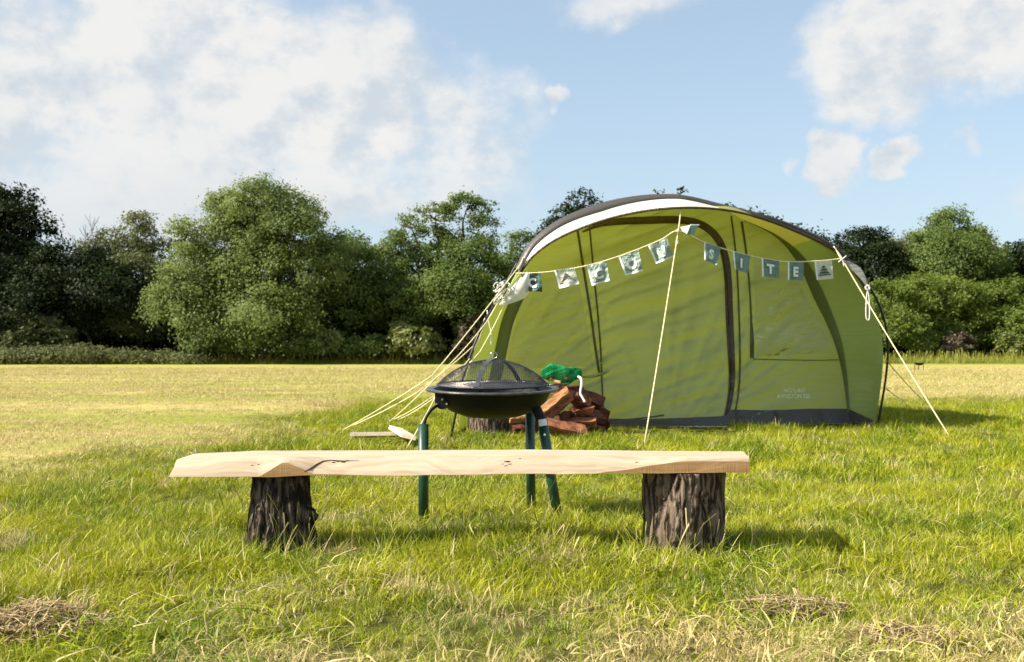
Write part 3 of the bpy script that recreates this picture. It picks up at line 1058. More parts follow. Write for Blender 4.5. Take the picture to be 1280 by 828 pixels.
def build_tent():
    root = empty('tent', (1.6, 9.2, 0), 'large green tunnel tent with arched porch and zipped front door', 'tent')
    # cloth edge used by roof and porch lining
    edge = []
    for i in range(NS):
        edge.append(PW(ES[i]))
    hoop = [PW(HS[i]) for i in range(NS)]
    wb = [PW(WS[i]) for i in range(NS)]
    # porch lining between the front edge and the recessed wall (side wings + underside of the canopy)
    rows = []
    NR = 10
    for i in range(NS):
        r = []
        for k in range(NR + 1):
            q = k / NR
            p = edge[i].lerp(wb[i], q)
            mid = 4 * q * (1 - q)
            s = noise.noise((TI[i] * 1.1, q * 1.5, 6.0))
            sway = .035 * s * mid
            up = Vector((0, 0, 1)) if 6 < TI[i] < 15 else Vector((-1 if TI[i] < 10 else 1, 0, 0))
            bul = .03 * mid
            p = p + up * (bul + sway)
            r.append(p)
        rows.append(r)
    # split lining into left wing, canopy, right wing
    def cut(a, b):
        ia, ib = int(a / 20 * (NS - 1)), int(b / 20 * (NS - 1))
        return rows[ia:ib + 1]
    for nm, a, b_, mt, lb in (('side_wing', 0, 6.0, M_WING, 'sunlit lime side wing'), ('porch_canopy', 6.0, 14.6, M_ROOF, None), ('side_wing', 14.6, 20, M_WING, 'shaded green side wing')):
        b = MB(); b.grid(cut(a, b_)); o = b.build(nm, mt, root, True)
        if lb: o['label'] = lb
    # brim: grey pole sleeve and white band on the outer face
    i0, i1 = int(5.9 / 20 * (NS - 1)), int(16.0 / 20 * (NS - 1))
    sl, wh = [], []
    for i in range(i0, i1 + 1):
        t = TI[i]
        h = hoop[i]
        e = edge[i]
        px = np.interp(t, [5.9, 7, 8, 9, 10, 11, 12, 13, 14, 16], [8, 8.5, 9.5, 11, 8, 5.5, 5, 4, 3, 2.5])
        uvd = HS[i]
        # inward normal in the picture plane of the hoop
        tg = HS[min(i + 1, NS - 1)][:2] - HS[max(i - 1, 0)][:2]
        tg = tg / np.hypot(*tg)
        nr = np.array([-tg[1], tg[0]])
        dd = uvd[2]
        low = P(uvd[0] + nr[0] * px, uvd[1] + nr[1] * px, dd - (.10 if t < 11 else max(.03, .10 - .03 * (t - 11))))
        m_ = h.lerp(low, .5) + Vector((0, -.012, .003))
        sl.append([h + Vector((0, .05, -.02)), h, h.lerp(m_, .6) + Vector((0, -.01, .006)), m_, low, low + Vector((0, .03, -.01))])
        if t < 13.4:
            e2 = e if t > 6.6 else low.lerp(e, (t - 5.9) / .7)
            wh.append([low + Vector((0, .004, 0)), low.lerp(e2, .35) + Vector((0, -.004, .006)), low.lerp(e2, .7) + Vector((0, -.004, .005)), e2])
    b = MB(); b.grid(sl); b.build('pole_sleeve', M_GREY, root, True)
    b = MB(); b.grid(wh); b.build('white_brim', M_WHITE, root, True)
    # dark piping along the cloth edge
    b = MB()
    b.tube([edge[i] + Vector((0, -.004, 0)) for i in range(int(6.2 / 20 * (NS - 1)), int(17 / 20 * (NS - 1)))], [.011 if TI[i] < 13 else .016 for i in range(int(6.2 / 20 * (NS - 1)), int(17 / 20 * (NS - 1)))], 6)
    b.build('edge_piping', M_SEAM if False else M_ZIP, root, True)
    # bare pole where it leaves the sleeve, left and right
    b = MB(); b.tube([hoop[i] for i in range(0, i0 + 3)], .011, 8); o = b.build('pole', M_POLE, root, True)
    b = MB(); b.tube([hoop[i] for i in range(i1 - 3, NS)], .011, 8); b.build('pole', M_POLE, root, True)
    # outer roof back to a lower rear arch
    skin = [hoop[i] if 6.2 <= TI[i] <= 15.4 else edge[i] for i in range(NS)]
    rows = []
    for i in range(NS):
        a = math.pi * (1 - i / (NS - 1))
        ca, sa = math.cos(a), math.sin(a)
        def arch(cx, y, hw, h):
            return Vector((cx + hw * math.copysign(abs(ca) ** .75, ca), y, h * abs(sa) ** .7))
        m1 = Vector((1.5 + (skin[i].x - 1.5) * .99, skin[i].y + 1.0, skin[i].z * 1.025))
        m2 = arch(1.70, 11.3, 1.80, 1.98)
        m3 = arch(1.75, 13.2, 1.45, 1.45)
        m0 = skin[i].lerp(m1, .5) + Vector((0, 0, .02 * sa))
        rows.append([skin[i] + Vector((0, .01, 0)), m0, m1, m1.lerp(m2, .5) + Vector((0, 0, .02 * sa)), m2, m2.lerp(m3, .5) + Vector((0, 0, .03 * sa)), m3])
    b = MB(); b.grid(rows); b.build('roof', M_ROOF, root, True)
    b = MB()
    m3 = [r[-1] for r in rows]
    b.grid([m3[:NS // 2 + 1], list(reversed(m3))[:NS // 2 + 1]])
    b.build('rear_wall', M_TENT, root, True)
    # front wall
    vs = np.concatenate([np.linspace(549, 300, 80), np.linspace(297, 257, 30)])
    NU = 110
    rows = []
    for v in vs:
        uL, dL, uR, dR = wall_edges(v)
        rows.append([wpt(uL + (uR - uL) * t, v) for t in np.linspace(0, 1, NU)])
    b = MB(); b.grid(rows)
    wall = b.build('front_wall', M_TENT, root, True)
    # tapes and zips
    wall_strip([(722, 288), (730, 340), (738, 390), (745, 440), (749, 466)], 3.0, .015, 'seam', M_SEAM, wall)
    wall_strip([(737, 283), (742, 340), (747, 390), (751, 440), (753, 490), (755, 526)], 2.2, .015, 'seam', M_SEAM, wall)
    wall_strip([(914, 270), (919, 310), (922, 350), (924, 400), (925, 460), (922, 500), (917, 520)], 2.2, .015, 'seam', M_SEAM, wall)
    wall_strip([(927, 277, 3), (932, 310, 2.6), (937, 360, 2.2), (939, 400, 2.6), (940, 425, 5), (940, 448, 5)], 3, .015, 'seam', M_SEAM, wall)
    wall_strip([(607, 515), (619, 474), (629, 425), (636, 398), (649, 368), (662, 342)], 15, .010, 'shade_band', M_SHADEBAND, wall)  # dark band painting the shade along the wall's left border
    wall_strip([(942, 449), (980, 450), (1020, 450.5), (1048, 450)], 1.0, .014, 'seam', M_SEAM, wall)
    wall_strip([(754, 525), (790, 524), (830, 519)], 1.6, .015, 'seam', M_SEAM, wall)
    wall_strip([(728, 471, 2.5), (745, 470, 3), (756, 466, 2.5), (762, 463, 1)], 3, .012, 'tie_tab', M_WING, wall)
    wall_strip([(728, 290, 2), (750, 281, 6), (775, 277, 9), (810, 275.5, 9.5), (845, 275, 9.5), (868, 278, 9.5), (885, 286, 9.5), (898, 300, 9.5), (906, 320, 9.5), (910, 350, 9.5), (912, 400, 9.5), (914, 440, 9), (915, 470, 8), (913, 495, 7), (909, 515, 6), (905, 528, 5)], 9, .016, 'door_zip', M_ZIP, wall, 110)
    wall_strip([(901, 304, 1.4), (908.5, 350, 1.4), (911, 400, 1.8), (913.5, 450, 2), (913.5, 480, 2), (909.5, 510, 1.6), (905, 527, 1.6)], 1.6, .024, 'zip_teeth', M_POLE, wall, 60)
    # clear window panels, wrinkled
    for (poly, seed) in (([(655, 352), (722, 340), (742, 458), (632, 462)], 1.0), ([(942, 318), (998, 352), (1042, 440), (945, 446)], 5.0)):
        rows = []
        for a in np.linspace(0, 1, 44):
            l = np.array(poly[0]) * (1 - a) + np.array(poly[3]) * a
            r = np.array(poly[1]) * (1 - a) + np.array(poly[2]) * a
            row = []
            for c_ in np.linspace(0, 1, 44):
                q = l * (1 - c_) + r * c_
                e = min(c_, 1 - c_, a, 1 - a) * 6
                e = min(1, e)
                wv = noise.noise(((q[1] + .45 * q[0]) * .16 + seed, q[0] * .018, seed)) * .012 + noise.noise(((q[1] + .6 * q[0]) * .33, q[0] * .03, seed + 3)) * .010
                row.append(wpt(q[0], q[1], .006 + .008 * e + wv * e))
            rows.append(row)
        b = MB(); b.grid(rows)
        b.build('window', M_WINDOW, wall, True)
    # mud valance
    top = [(596, 528), (700, 526), (752, 523), (800, 524), (860, 522), (904, 520), (906, 519), (914, 512), (960, 513), (1010, 511), (1061, 511)]
    def val(u0, u1, nm, off):
        rows = []
        for u in np.linspace(u0, u1, 60):
            vt = np.interp(u, [p[0] for p in top], [p[1] for p in top])
            r = []
            for q in np.linspace(0, 1, 6):
                p0 = wpt(u, vt, 0)
                z0 = p0.z
                y = p0.y - off - q * .05 + .02 * q * noise.noise((u * .05, q, 3))
                p = Vector((p0.x, y, z0 * (1 - q) + .012 * q))
                r.append(p)
            rows.append(r)
        b = MB(); b.grid(rows)
        return b.build(nm, M_VAL, wall, True)
    va = val(598, 906, 'mud_valance', .022)
    vb = val(903, 1061, 'mud_valance', .012)
    # white hem along the loose door corner
    b = MB()
    pts = []
    for u in np.linspace(835, 906, 20):
        vt = np.interp(u, [p[0] for p in top], [p[1] for p in top]); p0 = wpt(u, vt, 0)
        pts.append((p0.x, p0.y - .078, .016 + .004 * math.sin(u)))
    b.tube(pts, .005, 6)
    b.build('hem', M_WHITE, va)
    # valance on the right wing
    rows = []
    for q in np.linspace(0, 1, 14):
        a = P(1061 + (1093 - 1061) * q, 511 + (526 - 511) * q, 9.65 + (9.40 - 9.65) * q) + Vector((-.008, -.012, 0))
        rows.append([a, Vector((a.x - .01, a.y - .02, a.z * .5)), Vector((a.x - .01, a.y - .03, .005))])
    b = MB(); b.grid(rows); b.build('mud_valance', M_VAL, root, True)
    # dark strip standing in for the shade down the right border of the wall
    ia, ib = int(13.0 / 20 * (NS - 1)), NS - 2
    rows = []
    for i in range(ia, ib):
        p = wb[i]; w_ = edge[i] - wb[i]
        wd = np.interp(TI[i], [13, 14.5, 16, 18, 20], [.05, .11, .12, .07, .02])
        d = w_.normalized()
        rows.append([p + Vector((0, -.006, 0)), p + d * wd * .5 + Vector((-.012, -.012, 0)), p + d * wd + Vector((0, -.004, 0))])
    b = MB(); b.grid(rows); b.build('shade_band', M_SHADEBAND, root, True)
    # printed name on the lower wall
    for txt, uc, vb_, hgt, wid in (('HIGHLAND', 993.5, 490.5, 5.2, 27), ('AVINGTON 500', 992, 498, 5.2, 41)):
        V, Fc = text_mesh(txt, .012)
        V = V.copy()
        V[:, 0] *= wid / (V[:, 0].max() - V[:, 0].min()); V[:, 1] *= hgt / V[:, 1].max()
        pts = [wpt(uc + x, vb_ - y, .006) for x, y, _ in V]
        mesh_np('lettering', pts, Fc, M_PRINT, wall)
    # right strap and loop at the hoop
    rows = []
    for q in np.linspace(0, 1, 10):
        p = P(1054 + 31 * q + 4 * math.sin(q * 3), 327 + 36 * q - 5 * math.sin(q * 3), 9.0)
        w_ = .035 * math.sin(math.pi * min(1, .15 + q * .85)) + .006
        rows.append([p + Vector((-.6 * w_, 0, -.6 * w_)), p + Vector((0, -.01, 0)), p + Vector((.6 * w_, 0, .6 * w_))])
    b = MB(); b.grid(rows); b.build('webbing_strap', M_STRAP, root, True)
    b = MB()
    b.tube([P(u, v, 9.0) for u, v in spline([(1085, 360), (1083, 375), (1082.5, 395), (1085, 401), (1087, 395), (1086.5, 375), (1085, 362)], 20)], .005, 6)
    b.build('cord_loop', M_ROPEW, root, True); b = MB()
    b.tube([P(u, v, 8.98) for u, v in spline([(1085, 357), (1082, 359), (1084, 363), (1087, 361), (1085, 357)], 10)], .010, 6)
    b.build('cord_ring', M_ROPEW, root, True); b = MB()
    b.tube([P(u, v, 8.98) for u, v in spline([(1042, 308), (1048, 316), (1053, 324), (1055, 334)], 10)], .005, 6)
    b.tube([P(u, v, 8.98) for u, v in ((1048, 328), (1058, 320))], .006, 6)
    b.build('cord_tie', M_ROPEW, root, True)
    # left: tied-back white flap and a hank of cord
    rows = []
    for a in np.linspace(0, 1, 14):
        l = spline([(658, 340), (646, 352), (634, 366), (624, 381)], 14)[int(a * 13)]
        r = spline([(663, 342), (663, 360), (655, 373), (631, 382)], 14)[int(a * 13)]
        rows.append([P(l[0] * (1 - c_) + r[0] * c_, l[1] * (1 - c_) + r[1] * c_, 8.40 - .05 * math.sin(c_ * math.pi)) for c_ in np.linspace(0, 1, 8)])
    b = MB(); b.grid(rows); b.build('white_flap', M_FLAP, root, True)
    rg = random.Random(4)
    b = MB()
    for k in range(9):
        c_ = np.array([624 + rg.uniform(-7, 10), 364 + rg.uniform(-8, 9)])
        pts = []
        ph = rg.uniform(0, 6)
        for a in np.linspace(0, 2 * math.pi * rg.uniform(.8, 1.3), 12):
            rr = rg.uniform(3, 7)
            x_ = rr * math.cos(a + ph) * .6; y_ = rr * math.sin(a + ph) * 1.3
            pts.append(P(c_[0] + x_ * .8 - y_ * .55, c_[1] + y_ * .8 + x_ * .5, 8.36 + rg.uniform(-.03, .03)))
        b.tube(pts, .0045, 5)
    b.build('cord_hank', M_ROPEW, root, True)
    # guy ropes with pegs
    def guy(pts, rad=.0050, mat=M_ROPE, peg=True):
        b = MB()
        w = [P(*p) for p in pts[:-1]]
        g = G(*pts[-1]); g.z = .02
        w.append(g)
        # slight sag between the tie points
        full = []
        for a, b_ in zip(w[:-1], w[1:]):
            for q in np.linspace(0, 1, 8)[(0 if a is w[0] else 1):]:
                p = a.lerp(b_, q); p.z -= .012 * 4 * q * (1 - q)
                full.append(p)
        b.tube(full, rad, 6)
        o = b.build('guy_rope', mat, root, True)
        if peg:
            b = MB()
            d = (w[-2] - g); d.z = 0; d.normalize()
            b.tube([g + Vector((0, 0, -.05)) + d * .03, g + Vector((0, 0, .03)) - d * .02, g + Vector((0, 0, .036)) - d * .005], .004, 6)
            b.build('peg', M_PEG, o)
        return o
    guy([(851, 262, 8.36), (848, 288, 8.30), (805, 562)])
    guy([(654, 322, 8.50), (648, 334, 8.42), (540, 470, 7.95), (428, 541)])
    guy([(627, 368, 8.42), (608, 403, 8.36), (560, 458, 8.1), (487, 530)])
    guy([(603, 410, 8.40), (597, 428, 8.36), (520, 492, 8.0), (436, 537)])
    guy([(606, 398, 8.40), (590, 445, 8.3), (540, 500, 8.0), (497, 528)], .005)
    guy([(632, 378, 8.40), (600, 440, 8.2), (545, 495, 7.7), (507, 566)])
    guy([(588, 452, 8.34), (574, 470, 8.2), (535, 500, 7.9), (492, 527)], .005, M_ROPE, False)
    guy([(1044, 310, 9.05), (1056, 330, 8.98), (1190, 554)])
    guy([(1109, 452, 9.32), (1153, 502)], .0045, M_ROPED)
    guy([(1108, 486, 9.36), (1128, 501)], .0045, M_ROPED)
    # cord hanging down the left wing
    b = MB()
    b.tube([P(u, v, 8.42) for u, v in spline([(609, 388), (611, 402), (614, 416), (614, 432)], 12)], .005, 6)
    b.build('hanging_cord', M_ROPEW, root, True)
    b = MB()
    b.box(P(846, 303, 8.22), (.018, .012, .03))
    b.build('rope_slider', M_ROPEW, root)
    return root


def window_mat():
    m, t, o = material('clear_window_film')
    p = pos(t)
    c = t.mix(t.noise(p, 2), (.44, .50, .20), (.50, .56, .23))
    bn = t.n('ShaderNodeBump', {'Height': t.noise(t.scalevec(p, (5, 5, 24)), 1.0, 4), 'Strength': .4, 'Distance': .03}).outputs[0]
    d = t.n('ShaderNodeBsdfDiffuse', {'Color': c}).outputs[0]
    tr = t.n('ShaderNodeBsdfTranslucent', {'Color': c}).outputs[0]
    g = t.n('ShaderNodeBsdfGlossy', {'Roughness': .2, 'Normal': bn}).outputs[0]
    s0 = t.n('ShaderNodeMixShader', {0: .4, 1: d, 2: tr}).outputs[0]
    clear = t.n('ShaderNodeBsdfTransparent', {'Color': (.97, .97, .95, 1)}).outputs[0]
    s1 = t.n('ShaderNodeMixShader', {0: .82, 1: s0, 2: clear}).outputs[0]
    fr = t.math('MULTIPLY', t.n('ShaderNodeFresnel', {'IOR': 1.45, 'Normal': bn}).outputs[0], .9)
    s2 = t.n('ShaderNodeMixShader', {0: fr, 1: s1, 2: g}).outputs[0]
    t.nt.links.new(s2, o.inputs[0])
    return m


M_WINDOW = window_mat()
M_SHADEBAND = fabric('shade_band_cloth', (.17, .21, .075), .4, col2=(.19, .22, .07))  # darker cloth tone that carries the shade at the wall borders
M_STRAP = fabric('grey_strap_cloth', (.36, .36, .32), .15)
TENT = build_tent()

# ------------------------------------------------------------------ bunting
def build_bunting():
    root = empty('bunting', P(850, 290, 8.28), 'string of square teal and white flags spelling SITE across the tent front', 'bunting')
    line = [(644, 342, 8.40), (676, 341, 8.37), (712, 336.5, 8.34), (747, 329, 8.31), (788, 315.5, 8.29), (826, 300, 8.28), (848, 289, 8.27), (880, 303, 8.40), (916, 314.5, 8.56), (952, 323, 8.70), (985, 327.5, 8.82), (1030, 326, 8.95), (1053, 323, 9.0)]
    b = MB()
    b.tube([P(*q) for q in spline(line, 90)], .0055, 6)
    b.tube([P(846, 287, 8.25), P(849, 291, 8.25)], .014, 8)
    b.build('string', M_ROPE, root, True)
    ld = sorted(line)
    def dep(u): return float(np.interp(u, [q[0] for q in ld], [q[2] for q in ld]))
    flags = [
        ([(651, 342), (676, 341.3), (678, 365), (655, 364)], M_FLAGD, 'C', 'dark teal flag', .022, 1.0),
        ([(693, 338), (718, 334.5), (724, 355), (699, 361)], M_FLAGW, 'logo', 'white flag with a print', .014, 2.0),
        ([(733, 332), (758, 326.5), (762, 351), (740, 357.5)], M_FLAGLIT, 'C', 'crumpled teal flag painted sunlit pale', .026, 3.0),
        ([(773, 321), (798, 312.5), (804, 338.5), (782, 345)], M_FLAGLIT, 'O', None, .024, 4.0),
        ([(810, 307.5), (834, 297.5), (842, 321.5), (820, 330)], M_FLAGLIT, 'U', None, .028, 5.0),
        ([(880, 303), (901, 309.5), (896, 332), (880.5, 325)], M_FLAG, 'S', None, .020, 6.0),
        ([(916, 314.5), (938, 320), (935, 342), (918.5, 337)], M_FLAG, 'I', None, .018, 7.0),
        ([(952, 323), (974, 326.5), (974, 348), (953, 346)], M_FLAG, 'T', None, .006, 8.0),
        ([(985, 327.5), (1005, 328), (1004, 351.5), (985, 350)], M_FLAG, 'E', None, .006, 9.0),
        ([(1018, 327), (1040, 326), (1042, 348.5), (1021, 350.5)], M_FLAGW, 'logo', None, .006, 10.0),
    ]
    for quad, mat, txt, lb, wav, seed in flags:
        q = [np.array(a, dtype=float) for a in quad]

        def at(a, c, off=0.0):
            p = (q[0] * (1 - a) + q[1] * a) * (1 - c) + (q[3] * (1 - a) + q[2] * a) * c
            w = .7 * wav * c ** .6 * (math.sin(a * 7 + c * 4 + seed * 2.1) + .7 * noise.noise((a * 3, c * 3, seed)) * 1.5)
            if seed in (6.0, 7.0):
                w += -.05 * a * c
            return P(p[0], p[1], dep(p[0]) - .008 + w - off)
        b = MB()
        n = 14
        b.grid([[at(a, c) for a in np.linspace(0, 1, n)] for c in np.linspace(0, 1, n)])
        fl = b.build('flag', mat, root, True)
        if lb: fl['label'] = lb
        # pale hems
        b = MB()
        b.grid([[at(a, c, .003) for a in (0, .05, .09)] for c in np.linspace(0, 1, n)])
        if seed < 6: b.grid([[at(a, c, .003) for a in np.linspace(0, 1, n)] for c in (.92, .96, 1.0)])
        if seed != 1.0: b.build('hem', M_LETTER, fl, True)
        if txt == 'logo':
            b = MB()
            tri = []
            for (y0, y1, hw0, hw1) in ((.24, .36, .02, .14), (.40, .52, .10, .24), (.56, .68, .18, .34)):
                b.add([at(.5 - hw0, y0, .004), at(.5 + hw0, y0, .004), at(.5 + hw1, y1, .004), at(.5 - hw1, y1, .004)], [(0, 1, 2, 3)])
            b.add([at(.12, .72, .004), at(.88, .72, .004), at(.88, .78, .004), at(.12, .78, .004)], [(0, 1, 2, 3)])
            b.build('tree_emblem', M_FLAGD if seed > 5 else M_KDARK, fl)
            if seed < 5:
                b = MB()
                for k in range(11):
                    x0 = .06 + k * .083
                    b.add([at(x0, .02, .004), at(x0 + .05, .02, .004), at(x0 + .05, .16, .004), at(x0, .16, .004)], [(0, 1, 2, 3)])
                b.build('print_strip', M_FLAG, fl)
        else:
            V, Fc = text_mesh(txt, .045)
            V = V.copy()
            sc = .54 / (V[:, 1].max() - V[:, 1].min())
            V[:, 1] = (V[:, 1] - V[:, 1].min()) * sc; V[:, 0] *= sc * .95
            pts = [at(.5 + x, .80 - y, .009) for x, y, _ in V]
            mesh_np('letter', pts, Fc, M_LETTER, fl)
    # flag blown up over the string, folded in two
    b = MB()
    a, c_, d, e = P(850, 284, 8.26), P(863, 281.5, 8.24), P(858.5, 293, 8.22), P(853, 289, 8.24)
    b.add([a, c_, d, e], [(0, 1, 2, 3)])
    fl = b.build('flag', M_FLAGW, root); fl['label'] = 'flag blown up over the string, white side'
    b = MB()
    b.add([c_, P(873, 281.6, 8.3), P(868, 294, 8.3), d], [(0, 1, 2, 3)])
    b.build('folded_corner', M_FLAG, fl)
    b = MB(); b.tube([c_ + Vector((0, -.004, 0)), P(874, 281.6, 8.296)], .005, 6); b.build('hem', M_LETTER, fl)


M_KDARK = simple('black_print', (.05, .06, .055), .7)
build_bunting()

# ------------------------------------------------------------------ wood pile, net bag, boards
def split_log(mb_c, L, w, h, yaw, pitch, roll, seed):
    rg = random.Random(seed)
    n = rg.choice((3, 3, 4, 5))
    prof = []
    for k in range(n):
        a = 2 * math.pi * k / n + rg.uniform(-.3, .3)
        r = rg.uniform(.72, 1.22)
        prof.append((w * .5 * r * math.cos(a), h * .5 * r * math.sin(a)))
    # refine outline for a rough split surface
    pr = []
    for k in range(n):
        p, q = prof[k], prof[(k + 1) % n]
        for f in (0, .33, .66):
            pr.append((p[0] + (q[0] - p[0]) * f, p[1] + (q[1] - p[1]) * f))
    rows = []
    sk1, sk2 = rg.uniform(-.35, .35), rg.uniform(-.35, .35)
    for i, x in enumerate(np.linspace(-L / 2, L / 2, 9)):
        tp = 1 - .18 * abs(x) / L
        rows.append([Vector((x + (sk1 * y + sk2 * z if abs(x) > L * .4 else 0) + rg.uniform(-.008, .008), y * tp + rg.uniform(-1, 1) * .006, z * tp + rg.uniform(-1, 1) * .006)) for y, z in pr])
    m = Matrix.Rotation(yaw, 3, 'Z') @ Matrix.Rotation(pitch, 3, 'Y') @ Matrix.Rotation(roll, 3, 'X')
    V, Fc = [], []
    k = len(pr)
    for r in rows: V += [m @ p for p in r]
    for i in range(len(rows) - 1):
        for j in range(k):
            j2 = (j + 1) % k
            Fc.append((i * k + j, i * k + j2, (i + 1) * k + j2, (i + 1) * k + j))
    Fc.append(tuple(reversed(range(k)))); Fc.append(tuple((len(rows) - 1) * k + j for j in range(k)))
    return V, Fc


def wood_pile():
    Y = 8.25
    grp = 'split logs piled against the tent'
    specs = [  # u, v,
        (734, 497, 8.36, .28, .13, .11, .2, .35, .9, M_LOGD, 'dark red log high at the back of the pile behind the white string'),
        (705, 488, 8.40, .30, .12, .10, .1, .05, .2, M_LOGD, 'brown log directly beneath the middle of the green net bag'),
        (745, 512, 8.42, .26, .12, .10, -.4, .45, .1, M_LOGD, 'dark log sloping down at the right edge of the pile'),
        (727, 514, 8.22, .22, .11, .10, -.7, -.2, .6, M_LOG, 'red log end in the right middle of the pile'),
        (740, 537, 8.24, .22, .10, .09, .3, .1, .2, M_LOGD, 'small dark red piece at the lower right foot of the pile'),
        (690, 503, 8.10, .34, .13, .10, .35, -.62, .2, M_LOGO, 'tan split log leaning at the front of the pile beside the fire bowl'),
        (697, 512, 8.12, .33, .08, .07, .35, -.62, .9, M_LOG, 'thin split billet tucked just under the leaning tan log'),
        (712, 494, 8.28, .30, .15, .12, -.3, .25, .4, M_LOG, 'reddish log topmost on the pile under the green net bag'),
        (728, 503, 8.30, .26, .13, .12, .9, .5, .7, M_LOGD, 'dark log end under the hanging white string'),
        (712, 522, 8.28, .30, .14, .13, 1.1, .1, .1, M_LOGD, 'dark log in the middle of the pile with its end showing'),
        (735, 521, 8.32, .30, .14, .13, .4, .2, .3, M_LOGD, 'dark red log low on the right of the pile'),
        (722, 531, 8.18, .30, .13, .11, -.1, -.08, .8, M_LOG, 'red split log lying near the bottom right of the pile'),
        (706, 541, 8.08, .36, .12, .10, .15, .22, .2, M_LOG, 'lowest front log half sunk in the grass'),
        (748, 527, 8.45, .24, .12, .12, .7, .3, .5, M_LOGD, 'small dark log at the right end of the pile by the tent wall'),
        (660, 522, 8.42, .30, .10, .07, .1, -.10, .5, M_LOGO, 'tan split log lying flat between the stump and the leaning log'),
        (662, 535, 8.40, .30, .12, .12, .2, .0, .9, M_LOGD, 'dark log on the ground behind the green fire pit legs'),
        (682, 533, 8.30, .30, .13, .13, .5, .1, .3, M_LOGD, 'dark log under the leaning tan log'),
    ]
    for k, (u, v, d, L, w, h, yw, pt, rl, mt, lb) in enumerate(specs):
        V, Fc = split_log(None, L, w, h, yw, pt, rl, 40 + k)
        o = mesh_np('split_log', V, Fc, mt)
        c = P(u, v, d)
        zmin = min(p.z for p in V)
        if c.z + zmin < -.01: c.z = -zmin - .01
        o.location = c
        tag(o, lb, 'log', grp)
    # round stump behind the bowl
    c = G(612, 549); c.y = 8.55; c.x = (611 - 640) / F * 8.55
    V, Fc = [], []
    NA, NZ = 80, 16
    for k in range(NZ + 1):
        z = -.02 + .34 * k / NZ
        for a in range(NA):
            th = 2 * math.pi * a / NA
            cc, ss = math.cos(th), math.sin(th)
            r = .175 + .012 * noise.noise((cc * 1.3, ss * 1.3, z)) + .016 * (abs(noise.noise((cc * 6, ss * 6, z * 2))) ** .6 - .5)
            V.append((r * cc, r * ss, z))
    for k in range(NZ):
        for a in range(NA):
            a2 = (a + 1) % NA
            Fc.append((k * NA + a, k * NA + a2, (k + 1) * NA + a2, (k + 1) * NA + a))
    Fc.append(tuple(NZ * NA + a for a in range(NA)))
    o = mesh_np('tree_stump', V, Fc, M_BARK, smooth=True)
    o.location = (c.x, c.y, 0)
    tag(o, 'round bark covered stump standing behind the fire bowl at the tent corner', 'stump')
    # net bag of kindling
    cb = P(702, 469, 8.25)
    root = empty('net_bag', cb, 'bright green net bag of kindling lying on top of the log pile', 'bag')
    def bag(a, b_):  # a around, b along
        x = -.165 + .33 * b_
        env = math.sin(math.pi * min(1, max(0, .06 + .90 * b_))) ** .55
        r = env * (1.12 + .40 * noise.noise((b_ * 4, math.cos(a), math.sin(a) * 1.2)))
        return Vector((cb.x + x, cb.y + .085 * r * math.cos(a), cb.z + .01 + .066 * r * math.sin(a) + .012 * math.sin(b_ * 7)))
    b = MB()
    nb, na = 22, 30
    for i in range(-na, na):
        pts = [bag(2 * math.pi * (i / na) + 2.6 * q, q) for q in np.linspace(0, 1, nb)]
        b.tube(pts, .0042, 3, False)
        pts = [bag(2 * math.pi * (i / na) - 2.6 * q, q) for q in np.linspace(0, 1, nb)]
        b.tube(pts, .0042, 3, False)
    b.build('netting', M_NET, root)
    b = MB()
    rg = random.Random(9)
    for k in range(14):
        q = rg.uniform(.15, .5)
        p = Vector((cb.x - .13 + .26 * q, cb.y + rg.uniform(-.05, .04), cb.z + rg.uniform(-.045, -.005)))
        d = Vector((rg.uniform(.5, 1), rg.uniform(-.4, .4), rg.uniform(-.2, .2))).normalized() * .07
        b.box(p, (.14, .022, .018), d.to_track_quat('X', 'Z').to_matrix())
    b.build('kindling', M_KIND, root)
    b = MB()
    b.tube([P(u, v, d) for u, v, d in spline([(722, 471, 8.2), (726, 473, 8.14), (727, 480, 8.1), (726, 487, 8.09), (725.5, 492, 8.08), (728, 497, 8.07), (731.5, 503, 8.06)], 20)], [.010] * 16 + [.009, .009, .011, .012], 6)
    b.build('drawstring', M_ROPEW, root, True)
    # two pale off-cut boards in the grass
    for (u0, v0, u1, v1, w, lb) in ((440, 553, 506, 552, .085, 'long pale off-cut board lying in the grass left of the fire pit'), (494, 549, 511, 561, .10, 'short pale off-cut lying askew across the end of the long board')):
        a, c_ = G(u0, v0), G(u1, v1)
        d = (c_ - a); L = d.length
        yaw = math.atan2(d.y, d.x)
        bm = bmesh.new()
        bmesh.ops.create_cube(bm, size=1)
        for v in bm.verts: v.co = Vector((v.co.x * L + (.03 * v.co.y), v.co.y * w, v.co.z * .03))
        bmesh.ops.bevel(bm, geom=bm.edges[:], offset=.003, segments=1)
        me = bpy.data.meshes.new('board'); bm.to_mesh(me); bm.free()
        me.materials.append(M_PALE)
        o = bpy.data.objects.new('board', me); COL.objects.link(o)
        m_ = (a + c_) / 2
        o.location = (m_.x, m_.y, .055 if w < .09 else .085)
        o.rotation_euler = (R(-14), 0, yaw)
        tag(o, lb, 'board', 'off-cut boards in the grass')


wood_pile()


